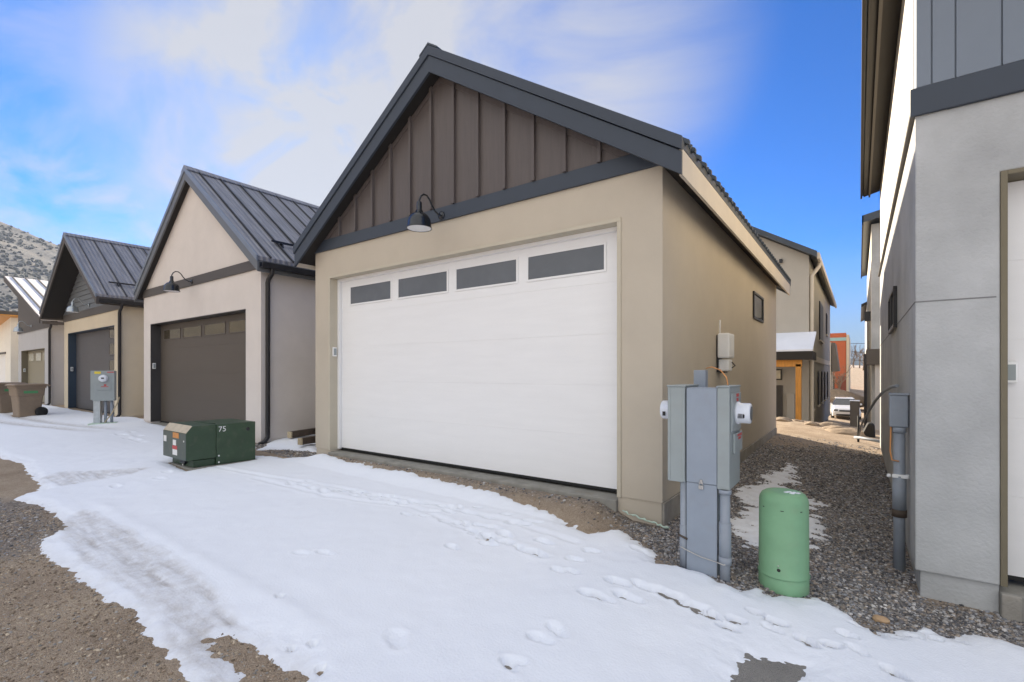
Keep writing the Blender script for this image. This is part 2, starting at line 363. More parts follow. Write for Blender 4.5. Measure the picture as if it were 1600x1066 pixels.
# ================================================================ GROUND, SNOW, GRAVEL
def rng(a, b, st): return list(np.arange(a, b, st))
def sdf(poly, x, y):
    """signed distance, positive inside"""
    d2 = np.full(x.shape, 1e12); ins = np.zeros(x.shape, bool); n = len(poly)
    for i in range(n):
        x0, y0 = poly[i]; x1, y1 = poly[(i+1) % n]; ex, ey = x1-x0, y1-y0
        wx, wy = x-x0, y-y0; t = np.clip((wx*ex+wy*ey)/(ex*ex+ey*ey+1e-12), 0, 1)
        d2 = np.minimum(d2, (wx-ex*t)**2 + (wy-ey*t)**2)
        c = ((y0 > y) != (y1 > y)) & (x < (x1-x0)*(y-y0)/((y1-y0) if y1 != y0 else 1e-12) + x0)
        ins ^= c
    d = np.sqrt(d2); return np.where(ins, d, -d)
def P(lst): return [PG(*p[1:]) if p[0] == 'p' else (p[1], p[2]) for p in lst]
def px(*a): return [('p', u, v) for u, v in a]
snow_main = P([('w', -70, 4.57), ('w', -17.6, 4.57), ('w', -17.5, 4.9), ('w', -15.6, 4.9), ('w', -15.5, 4.57), ('w', -9.35, 4.45)] +
    px((400, 712), (445, 717), (492, 714), (544, 721), (619, 735), (684, 746), (763, 763), (837, 780), (916, 807), (969, 829), (995, 848), (1034, 868),
       (1028, 879), (1056, 886), (1100, 898), (1123, 911), (1158, 922), (1180, 915), (1197, 930), (1232, 936), (1276, 936), (1307, 949), (1337, 973), (1364, 991),
       (1394, 991), (1447, 986), (1482, 999), (1530, 995), (1600, 1011)) +
    [('w', 2.6, 2.6), ('w', 8, 2.4), ('w', 8, -5), ('w', -0.6, -5)] +
    px((474, 1066), (440, 1036), (400, 1002), (360, 990), (345, 992), (318, 1002), (334, 1022), (378, 1066)) + [('w', -1.7, -0.2), ('w', -2.1, 0.1)] +
    px((290, 1070), (258, 1040), (244, 1012), (228, 980), (208, 952), (164, 938), (132, 912), (100, 888), (76, 866), (70, 844), (98, 828), (96, 812), (60, 790), (24, 781),
       (45, 772), (68, 768), (52, 748), (36, 726), (0, 716)) + [('w', -20, 1.3), ('w', -70, 0.6)])
hole_conc = P(px((1168, 1022), (1255, 1042), (1240, 1085), (1150, 1085), (1135, 1060)))
alley_snow = P(px((1150, 768), (1186, 744), (1222, 720), (1262, 726), (1258, 752), (1240, 768), (1285, 790), (1292, 838), (1262, 862), (1200, 862), (1146, 858), (1140, 800)))
gap_snow = P(px((402, 704), (440, 681), (462, 678), (500, 680), (500, 709), (430, 702)))
slush_poly = P(px((96, 818), (128, 800), (165, 812), (262, 868), (330, 925), (398, 992), (335, 985), (345, 1030), (380, 1090), (330, 1090), (285, 1030), (245, 975), (200, 930), (130, 885), (95, 850)))
slush2 = P(px((62, 752), (92, 742), (180, 738), (238, 734), (205, 745), (150, 756), (95, 765)))
FP = []   # footprints: u, v, length, width, depth, dark
def fp(lst, ln=0.27, wd=0.11, dp=0.04):
    for i, (u, v) in enumerate(lst):
        x, y = PG(u, v)
        j = min(i+1, len(lst)-1); x2, y2 = PG(*lst[j]) if j != i else (x+0.3, y)
        FP.append((x, y, random.uniform(-0.45, 0.45) + random.choice((0.05, -0.1)), ln*random.uniform(0.85, 1.1), wd*random.uniform(0.85, 1.1), dp))
def c2(x, y): return (400 + x/2.2857, 680 + y/2.2857)
def c3(x, y): return (900 + x/2.2857, 780 + y/2.287)
fp([c2(*p) for p in ((125,185),(175,190),(205,200),(240,212),(285,205),(330,205),(360,218),(420,228),(470,232),(500,248),(530,255),(560,245),(590,255),(640,285),(690,285),(750,330),(770,355),(700,270),(760,290))], 0.19, 0.085, 0.036)
fp([c2(*p) for p in ((800,336),(850,345),(890,370),(930,325),(990,322),(1030,395),(960,430),(1010,440),(820,385),(920,330))], 0.19, 0.085, 0.045)
fp([c2(*p) for p in ((1140,460),(1200,430),(1130,505),(1080,500),(700,415),(830,405),(1075,718),(1020,750))], 0.15, 0.07, 0.042)
rr1 = random.Random(12)
for l_ in (((125,175),(600,245),(1000,330)), ((300,215),(760,350),(1010,440))):
    for k_ in range(15):
        t_ = k_/15*(len(l_)-1); i_ = int(t_); q_ = t_-i_; a_, b_ = l_[i_], l_[i_+1]
        fp([c2(a_[0]+(b_[0]-a_[0])*q_+rr1.uniform(-12, 12), a_[1]+(b_[1]-a_[1])*q_+rr1.uniform(-14, 14))], 0.13, 0.06, 0.035)
fp([c2(*p) for p in ((165,437),(250,437),(1375,425))], 0.17, 0.075, 0.018)
fp([c3(*p) for p in ((150,315),(60,360),(90,370),(190,370),(240,330),(300,345),(340,365),(380,380),(420,400))], 0.19, 0.085, 0.050)
fp([c2(920, 830), c2(905, 845), c3(970, 505), c3(1005, 560), c3(700, 480)], 0.13, 0.06, 0.036)
fp([c3(*p) for p in ((455,422),(478,432),(545,475),(575,450),(645,425),(715,458),(825,525),(918,540),(1140,645))], 0.12, 0.062, 0.12)
fp([c2(*p) for p in ((205,770),(130,778),(235,852),(85,600))], 0.07, 0.04, 0.05)
fp([(u, v) for u, v in ((1340, 985), (1372, 996), (1402, 1004), (1430, 1002), (1463, 1008), (1500, 1010), (1452, 996))], 0.08, 0.045, 0.05)
fp([(190, 682), (200, 688), (212, 690), (205, 678), (222, 694), (216, 684)], 0.3, 0.14, 0.03)
fp([(180, 765), (166, 745), (250, 752), (262, 742), (620, 1010)], 0.2, 0.1, 0.015)
GROOVES = [[PG(*c2(*p)) for p in l] for l in (((-150, 120), (0, 150), (250, 190), (600, 250), (900, 320), (1140, 400)), ((0, 165), (240, 225), (560, 270), (760, 350), (1030, 450)))]
STRP = [(x, y) for x, y in (PG(u, v) for u, v in ((250, 700), (330, 742), (400, 750)))]
def snow_T(x, y):
    dm = sdf(snow_main, x, y)
    dh = sdf(hole_conc, x, y)
    d = dm + 0.12*fbm(x*3, y*3, 4, 21) + 0.09*fbm(x*14, y*14, 3, 22) + 0.03*fbm(x*38, y*38, 2, 26)
    rc = np.maximum(np.abs(x+8.33)-0.49, np.abs(y-3.35)-0.56); d = np.minimum(d, rc + 0.09 + 0.12*fbm(x*8, y*8, 3, 27))
    rp = np.hypot(x+0.457, y-4.09)-0.19; d = np.minimum(d, rp + 0.02 + 0.1*fbm(x*14, y*14, 2, 28))
    slush = np.clip(np.maximum(sdf(slush_poly, x, y), sdf(slush2, x, y)*0.8)/0.06 + 1.4*fbm(x*4, y*4, 3, 23) + 0.3, 0, 1)*np.clip(0.62+1.1*fbm(x*2.2, y*22, 4, 33), 0, 1)
    # thin crust along the lane side
    thick = 0.052 + 0.02*fbm(x*0.7, y*0.7, 2, 30)
    tm = np.where(d > 0, thick*(1-np.exp(-np.maximum(d, 0)/0.11)), d*0.5)
    tm = tm*(1 - 0.62*slush) + slush*(0.014*fbm(x*22, y*22, 3, 24))*(d > 0.02)
    # fine surface relief, wind ripple
    tm = tm + (d > 0.05)*(0.010*fbm(x*2.6, y*2.6, 3, 31) + 0.0028*fbm(x*17, y*17, 3, 32))
    # bare concrete spot
    hh = -dh + 0.12*fbm(x*7, y*7, 4, 25) + 0.10*fbm(x*36, y*36, 3, 29)
    tm = np.minimum(tm, np.where(hh > 0, 0.04*(1-np.exp(-hh/0.16)), hh*0.4))
    # footprints
    for (fx, fy, a, ln, wd, dp) in FP:
        m = (np.abs(x-fx) < 0.4) & (np.abs(y-fy) < 0.4)
        if not m.any(): continue
        xx, yy = x[m]-fx, y[m]-fy; c, s = math.cos(a), math.sin(a)
        p, q = (xx*c+yy*s)/(ln/2), (-xx*s+yy*c)/(wd/2)
        q = q*(1+0.18*np.sin(p*2.2))
        r = np.sqrt(p*p+q*q) + 0.5*fbm((x[m])*16, y[m]*16, 3, 40)
        tm[m] += -dp*(1/(1+np.exp((r-0.95)*13)))*(0.8+0.6*fbm(x[m]*30, y[m]*30, 2, 41)) + 0.005*np.exp(-((r-1.30)/0.22)**2)
    tm = tm - (d > 0.03)*0.009*np.exp(-((y-1.33)/0.13)**2)*np.clip((x+7.2)/0.5, 0, 1)*np.clip((-2.6-x)/0.5, 0, 1) + (d > 0.03)*0.014*np.exp(-((y-1.62)/0.07)**2)*np.clip((x+7.2)/0.5, 0, 1)*np.clip((-2.2-x)/0.5, 0, 1)*(0.7+fbm(x*6, y*6, 2, 34))
    for line in GROOVES:
        dd = np.full(x.shape, 9.0)
        for (a0, b0), (a1, b1) in zip(line[:-1], line[1:]):
            ex, ey = a1-a0, b1-b0; t_ = np.clip(((x-a0)*ex+(y-b0)*ey)/(ex*ex+ey*ey), 0, 1)
            dd = np.minimum(dd, np.hypot(x-a0-ex*t_, y-b0-ey*t_))
        dd = dd + 0.05*fbm(x*5, y*5, 2, 44)
        tm = tm - (d > 0.05)*0.010*np.exp(-(dd/0.035)**2) + (d > 0.05)*0.005*np.exp(-((dd-0.07)/0.03)**2)
    # patches in the alley and in the gap
    da = sdf(alley_snow, x, y) + 0.46*fbm(x*2.6, y*3.4, 4, 50) + 0.50*fbm(x*9, y*19, 4, 51) - 0.07
    ta = np.where(da > 0, 0.028*(1-np.exp(-np.maximum(da, 0)/0.12)), da*0.25)
    dg = sdf(gap_snow, x, y) + 0.12*fbm(x*4, y*4, 3, 52)
    ta = ta + (da > 0)*0.034*fbm(x*22, y*46, 3, 53)
    tg = np.where(dg > 0, 0.08*(1-np.exp(-np.maximum(dg, 0)/0.22)), dg*0.4)
    T = np.maximum(np.maximum(tm, ta), tg)
    edge = np.clip(1 - np.maximum(np.maximum(d, da), dg)/0.10, 0, 1)
    # tyre lines far left
    for k, (v0, v1) in enumerate(((656, 672), (662, 684))):
        pass
    grime = np.clip(slush + 0.35*edge + (ta > tm)*0.30, 0, 1)
    return np.clip(T, -0.06, 0.3), grime

def grid_mesh(name, xs, ys, zf, m, cut=None):
    X, Y = np.meshgrid(np.array(xs), np.array(ys)); nx, ny = len(xs), len(ys)
    x, y = X.ravel(), Y.ravel(); z, at, keep = zf(x, y)
    i = np.arange(ny-1)[:, None]*nx + np.arange(nx-1)[None, :]; i = i.ravel()
    F = np.stack([i, i+1, i+nx+1, i+nx], 1)
    if keep is not None: F = F[keep[F].any(1)]
    used = np.unique(F); rm = np.full(len(x), -1); rm[used] = np.arange(len(used))
    return np_mesh(name, np.stack([x, y, z], 1)[used], rm[F], m, True, {k: v[used] for k, v in at.items()})

# ground material: brown lane dirt / grey alley gravel by a painted mask, pebbled bump
def ground_mat():
    m = bpy.data.materials.new('ground_dirt_and_gravel'); m.use_nodes = True; t = m.node_tree; n = t.nodes; l = t.links; p = n['Principled BSDF']
    c = n.new('ShaderNodeTexCoord'); at = n.new('ShaderNodeAttribute'); at.attribute_name = 'gravel'
    at2 = n.new('ShaderNodeAttribute'); at2.attribute_name = 'slab'
    v = n.new('ShaderNodeTexVoronoi'); v.inputs['Scale'].default_value = 55; l.new(c.outputs['Object'], v.inputs['Vector'])
    v2 = n.new('ShaderNodeTexVoronoi'); v2.inputs['Scale'].default_value = 130; l.new(c.outputs['Object'], v2.inputs['Vector'])
    no = n.new('ShaderNodeTexNoise'); no.inputs['Scale'].default_value = 1.7; no.inputs['Detail'].default_value = 9; no.inputs['Roughness'].default_value = 0.65; l.new(c.outputs['Object'], no.inputs['Vector'])
    def ramp(src, stops):
        r = n.new('ShaderNodeValToRGB'); e = r.color_ramp.elements
        e[0].position, e[0].color = stops[0][0], (*stops[0][1], 1); e[1].position, e[1].color = stops[1][0], (*stops[1][1], 1)
        for pos, col in stops[2:]: q = e.new(pos); q.color = (*col, 1)
        l.new(src, r.inputs[0]); return r.outputs[0]
    def mix(f, a, b, bt='MIX'):
        h = n.new('ShaderNodeMix'); h.data_type = 'RGBA'; h.blend_type = bt
        for s, q in ((0, f), (6, a), (7, b)):
            if isinstance(q, (int, float)): h.inputs[s].default_value = q
            elif isinstance(q, tuple): h.inputs[s].default_value = (*q, 1)
            else: l.new(q, h.inputs[s])
        return h.outputs[2]
    dirt = ramp(no.outputs[0], [(0.30, (0.27, 0.200, 0.138)), (0.72, (0.52, 0.42, 0.305)), (0.5, (0.39, 0.30, 0.215))])
    sep = n.new('ShaderNodeSeparateColor'); l.new(v.outputs['Color'], sep.inputs[0])
    sep2 = n.new('ShaderNodeSeparateColor'); l.new(v2.outputs['Color'], sep2.inputs[0])
    peb = ramp(sep.outputs[0], [(0.0, (0.09, 0.085, 0.085)), (1.0, (0.48, 0.465, 0.45)), (0.35, (0.17, 0.16, 0.155)), (0.65, (0.25, 0.24, 0.23)), (0.85, (0.31, 0.265, 0.22))])
    dirt = mix(0.32, dirt, ramp(sep2.outputs[1], [(0, (0.13, 0.10, 0.075)), (1, (0.60, 0.51, 0.40))]))
    col = mix(at.outputs['Fac'], dirt, peb)
    col = mix(at2.outputs['Fac'], col, ramp(no.outputs[0], [(0.3, (0.22, 0.21, 0.195)), (0.7, (0.33, 0.315, 0.29))]))
    l.new(col, p.inputs['Base Color']); p.inputs['Roughness'].default_value = 0.95; p.inputs['Specular IOR Level'].default_value = 0.2
    a1 = n.new('ShaderNodeMath'); a1.operation = 'MULTIPLY_ADD'; l.new(v.outputs['Distance'], a1.inputs[0]); l.new(at.outputs['Fac'], a1.inputs[1]); l.new(v2.outputs['Distance'], a1.inputs[2])
    b = n.new('ShaderNodeBump'); b.inputs['Strength'].default_value = 0.85; b.inputs['Distance'].default_value = -0.012
    l.new(a1.outputs[0], b.inputs['Height'])
    b2 = n.new('ShaderNodeBump'); b2.inputs['Strength'].default_value = 0.6; b2.inputs['Distance'].default_value = 0.03; l.new(no.outputs[0], b2.inputs['Height'])
    l.new(b.outputs[0], b2.inputs['Normal']); l.new(b2.outputs[0], p.inputs['Normal'])
    return m
gravel_zone = P(px((380, 690), (492, 700), (544, 718), (684, 744), (837, 778), (969, 826), (1034, 866), (1056, 890), (1160, 930), (1260, 945), (1400, 1000), (1520, 1008), (1600, 1015)) +
    [('w', 3, 2.4), ('w', 3, 4.62), ('w', 0.4, 4.62), ('w', 0.4, 12.6), ('w', -1.6, 12.6), ('w', -1.6, 4.6), ('w', -7.4, 4.62), ('w', -7.4, 14), ('w', -9.4, 14), ('w', -9.4, 4.5)])
gravel2 = P(px((-60, 770), (40, 780), (100, 815), (96, 835), (60, 868), (-20, 880), (-90, 830)))
def gravel_mask(x, y):
    a = np.clip(sdf(gravel_zone, x, y)/0.25 + 0.5 + 1.2*fbm(x*3, y*3, 3, 60), 0, 1)
    near_house = np.clip(1-np.abs(y-4.35)/0.35, 0, 1)*(x < -1.8)*(x > -7.2)*0.75       # browner soil along the sill
    a = np.maximum(a, ((x > -9.4) & (x < -7.35) & (y > 4.25))*1.0)
    far = np.clip((y-9.5+2*fbm(x*2, y*2, 3, 61))/2.0, 0, 1)*(x > -2)
    b = np.clip(sdf(gravel2, x, y)/0.3 + 0.4 + 1.3*fbm(x*3, y*3, 3, 62), 0, 1)*0.7
    return np.clip(np.maximum(a*(1-near_house)*(1-0.9*far), b), 0, 1)
xs = [-1700, -1000, -500, -250, -120] + rng(-60, -20, 2) + rng(-20, -10, 0.4) + rng(-10, 2.4, 0.06) + rng(2.4, 10, 0.5) + [12, 20, 40, 80, 200, 500, 1000, 1700]
ys = [-1700, -800, -300, -100, -40, -20, -10, -6, -4, -2, -1] + rng(-0.5, 9, 0.06) + rng(9, 18, 0.15) + rng(18, 40, 1) + [45, 60, 80, 120, 200, 400, 800, 1700]
def gz(x, y):
    z = G(x, y); g = gravel_mask(x, y); n = ((x > -12) & (x < 3) & (y > -1) & (y < 18))
    z = z + n*(0.014*fbm(x*9, y*9, 3, 70))
    # ruts in the dirt lane
    slab = np.clip(sdf(hole_conc, x, y)/0.02 + 8, 0, 1)
    slab = np.maximum(slab, 0.8*np.clip((x+2.4)/0.3, 0, 1)*np.clip((sdf(snow_main, x, y)-0.06)/0.08, 0, 1))
    return z, {'gravel': g, 'slab': slab}, None
ground = tag(grid_mesh('ground', xs, ys, gz, ground_mat()), kind='structure')

def snow_mat():
    m = bpy.data.materials.new('snow'); m.use_nodes = True; t = m.node_tree; n = t.nodes; l = t.links; p = n['Principled BSDF']
    c = n.new('ShaderNodeTexCoord'); at = n.new('ShaderNodeAttribute'); at.attribute_name = 'grime'
    no = n.new('ShaderNodeTexNoise'); no.inputs['Scale'].default_value = 11; no.inputs['Detail'].default_value = 9; no.inputs['Roughness'].default_value = 0.7; l.new(c.outputs['Object'], no.inputs['Vector'])
    nb = n.new('ShaderNodeTexNoise'); nb.inputs['Scale'].default_value = 70; nb.inputs['Detail'].default_value = 6; l.new(c.outputs['Object'], nb.inputs['Vector'])
    r = n.new('ShaderNodeMapRange'); r.inputs[1].default_value = 0.25; r.inputs[2].default_value = 0.62; l.new(no.outputs[0], r.inputs[0])
    mu = n.new('ShaderNodeMath'); mu.operation = 'MULTIPLY'; l.new(at.outputs['Fac'], mu.inputs[0]); l.new(r.outputs[0], mu.inputs[1])
    h = n.new('ShaderNodeMix'); h.data_type = 'RGBA'; l.new(mu.outputs[0], h.inputs[0])
    h.inputs[6].default_value = (0.83, 0.86, 0.91, 1); h.inputs[7].default_value = (0.50, 0.475, 0.455, 1)
    l.new(h.outputs[2], p.inputs['Base Color']); p.inputs['Roughness'].default_value = 0.75; p.inputs['Specular IOR Level'].default_value = 0.3
    p.inputs['Subsurface Weight'].default_value = 0.0
    b = n.new('ShaderNodeBump'); b.inputs['Strength'].default_value = 0.35; b.inputs['Distance'].default_value = 0.010; l.new(nb.outputs[0], b.inputs['Height'])
    b2 = n.new('ShaderNodeBump'); b2.inputs['Strength'].default_value = 0.5; b2.inputs['Distance'].default_value = 0.03
    m2 = n.new('ShaderNodeMath'); m2.operation = 'MULTIPLY'; l.new(no.outputs[0], m2.inputs[0]); l.new(at.outputs['Fac'], m2.inputs[1])
    l.new(m2.outputs[0], b2.inputs['Height']); l.new(b.outputs[0], b2.inputs['Normal']); l.new(b2.outputs[0], p.inputs['Normal'])
    return m
def sz(x, y):
    T, gr = snow_T(x, y); z = G(x, y) + T
    n = ((x > -12) & (x < 3) & (y > -1) & (y < 18)); z = z + n*(0.014*fbm(x*9, y*9, 3, 70))*0.5
    # tyre ruts in front of the far garages
    rut = 0
    for yy, sl_ in ((3.2, 0.05), (2.55, 0.09)):
        q = np.abs(y - (yy + (x+20)*sl_ + 0.25*np.sin(x*0.4)))
        rut = np.maximum(rut, np.exp(-(q/0.16)**2)*(x < -13.5)*np.clip((-13.5-x)/2, 0, 1))
    z = z - 0.035*rut; gr = np.clip(gr + rut*0.9, 0, 1)
    return z, {'grime': gr}, T > -0.03
sx = rng(-70, -22, 0.5) + rng(-22, -10.5, 0.11) + rng(-10.5, -5, 0.035) + rng(-5, 2.0, 0.0165) + rng(2.0, 8.1, 0.12)
sy = rng(-5, 0.2, 0.25) + rng(0.2, 4.7, 0.0165) + rng(4.7, 9, 0.035)
sx2 = rng(-90, 60, 1.0); sy2 = rng(-60, -5, 1.0)
tag(grid_mesh('bounce_snow', sx2, sy2, lambda x, y: (G(x, y)+0.04+0.5*fbm(x/6, y/6, 3, 80)-0.1, {'grime': np.zeros(len(x))}, None), snow_mat()), kind='structure')  # unseen snow sheet behind the camera, added to bounce sunlight onto the fronts
snow = tag(grid_mesh('snow', sx, sy, sz, snow_mat()), kind='structure')

# loose stones
def stone_mat():
    m = bpy.data.materials.new('stones'); m.use_nodes = True; n = m.node_tree.nodes; l = m.node_tree.links; p = n['Principled BSDF']
    a = n.new('ShaderNodeAttribute'); a.attribute_name = 'tone'; l.new(a.outputs['Color'], p.inputs['Base Color'])
    p.inputs['Roughness'].default_value = 0.85; p.inputs['Specular IOR Level'].default_value = 0.3; return m
SM = stone_mat()
bm = bmesh.new(); bmesh.ops.create_icosphere(bm, subdivisions=1, radius=1.0)
ICO_V = np.array([v.co[:] for v in bm.verts]); ICO_F = np.array([[v.index for v in f.verts] for f in bm.faces]); bm.free()
def scatter(name, n, region, size, pal, keep, seed, flat=0.6):
    r = np.random.default_rng(seed); x = r.uniform(region[0], region[1], n*3); y = r.uniform(region[2], region[3], n*3)
    k = keep(x, y, r); x, y = x[k][:n], y[k][:n]; n = len(x)
    s = size[0]*(size[1]/size[0])**(r.random(n)**2.2)
    z = G(x, y) + 0.014*fbm(x*9, y*9, 3, 70) + s*0.15
    V = np.repeat(ICO_V[None], n, 0)*(1 + 0.25*(r.random((n, 12, 1))-0.5))
    V = V*np.stack([s*r.uniform(0.8, 1.3, n), s*r.uniform(0.7, 1.0, n), s*flat*r.uniform(0.7, 1.2, n)], 1)[:, None, :]
    a = r.uniform(0, 6.28, n); ti = r.uniform(-0.5, 0.5, n)
    ca, sa, ct, st = np.cos(a)[:, None], np.sin(a)[:, None], np.cos(ti)[:, None], np.sin(ti)[:, None]
    X, Y, Z = V[..., 0], V[..., 1], V[..., 2]; X, Z = X*ct - Z*st, X*st + Z*ct; X, Y = X*ca - Y*sa, X*sa + Y*ca
    V = np.stack([X + x[:, None], Y + y[:, None], Z + z[:, None]], 2).reshape(-1, 3)
    F = (ICO_F[None] + (np.arange(n)*12)[:, None, None]).reshape(-1, 3)
    pal = np.array(pal); c = pal[r.integers(0, len(pal), n)]*r.uniform(0.65, 1.35, n)[:, None]
    c = np.concatenate([c, np.ones((n, 1))], 1); c = np.repeat(c, 12, 0)
    o = np_mesh(name, V, F, SM, False, {'tone': c}); return o
GREY = [(0.21, 0.20, 0.195), (0.12, 0.115, 0.118), (0.31, 0.30, 0.295), (0.26, 0.22, 0.185), (0.48, 0.46, 0.44), (0.10, 0.10, 0.105), (0.33, 0.28, 0.23), (0.24, 0.245, 0.26)]
BROWN = [(0.34, 0.26, 0.185), (0.27, 0.21, 0.15), (0.46, 0.38, 0.28), (0.32, 0.30, 0.27), (0.20, 0.155, 0.11)]
def k_gravel(x, y, r):
    return (gravel_mask(x, y) > r.random(len(x))*0.9) & (snow_T(x, y)[0] < 0.014) & ~((x > -7.4) & (x < -1.6) & (y > 4.55)) & ~((x > 0.38) & (y > 4.66))
g1 = scatter('gravel', 27000, (-1.9, 2.4, 2.3, 6.6), (0.006, 0.018), GREY, k_gravel, 1)
tag(g1, 'grey crushed gravel between the two garages around the green pedestal', 'gravel', kind='stuff')
g2 = scatter('gravel', 14000, (-1.55, 0.36, 6.6, 12.4), (0.009, 0.021), GREY, k_gravel, 2)
tag(g2, 'grey crushed gravel deeper in the alley beside the tan wall', 'gravel', kind='stuff')
g3 = scatter('gravel', 7000, (-9.4, -1.5, 3.2, 5.4), (0.008, 0.020), GREY + BROWN, lambda x, y, r: k_gravel(x, y, r) & (x < -1.4), 3)
tag(g3, 'strip of mixed gravel along the foot of the white garage door', 'gravel', kind='stuff')
g4 = scatter('pebbles', 12000, (-7.5, -1.2, 0.0, 1.9), (0.004, 0.013), BROWN, lambda x, y, r: (sdf(snow_main, x, y) < 0.0) & (y < 2.2), 4)
tag(g4, 'small brown pebbles loose on the dirt lane', 'pebbles', kind='stuff')
g5 = scatter('pebbles', 1500, (-9.5, -3.0, 0.6, 2.2), (0.006, 0.018), GREY, lambda x, y, r: (sdf(snow_main, x, y) < 0.0) & (gravel_mask(x, y) > 0.3), 5)
tag(g5, 'grey pebbles on the lane at the left end of the dirt', 'pebbles', kind='stuff')

# ================================================================ BUILDINGS
def rot_about(v, c, a): return v
def door(parent, xl, xr, z0, z1, y, mt, nsec, panes, pane_m, frame_m=None, seal=True):
    """sectional door: sections with shallow joints, framed panes; all real geometry"""
    b = MB(); hs = (z1-z0)/nsec
    for i in range(nsec):
        a = z0 + i*hs
        b.box(xl, xr, y, y+0.035, a + (0.0014 if i else 0), a+hs-0.0014)
    b.box(xl+0.01, xr-0.01, y+0.003, y+0.06, z0, z1)
    d = b.build('garage_door', mt, parent, bevel=0.001)
    for (a, c, p, q) in panes:
        f = MB(); t = 0.026
        f.box(a-t, c+t, y-0.012, y-0.0005, q, q+t).box(a-t, c+t, y-0.012, y-0.0005, p-t, p).box(a-t, a, y-0.012, y-0.0005, p, q).box(c, c+t, y-0.012, y-0.0005, p, q)
        f.build('window_frame', frame_m or mt, d, bevel=0.003)
        MB().box(a, c, y-0.006, y-0.001, p, q).build('window_pane', pane_m, d)
    if seal: MB().box(xl, xr, y-0.002, y+0.05, z0-0.03, z0).build('bottom_seal', 'rubber', d)
    return d
def gable_hb(cx, apex, slope): return lambda x: apex - slope*abs(x-cx)
def ribs_slope(mb, x0, z0, x1, z1, ys, wd=0.022, ht=0.035):
    L_ = math.hypot(x1-x0, z1-z0); nx, nz = -(z1-z0)/L_, (x1-x0)/L_
    if nz < 0: nx, nz = -nx, -nz
    for y in ys:
        q = [(x0, z0), (x1, z1), (x1+nx*ht, z1+nz*ht), (x0+nx*ht, z0+nz*ht)]
        mb.prism(q, 'y', y-wd/2, y+wd/2)

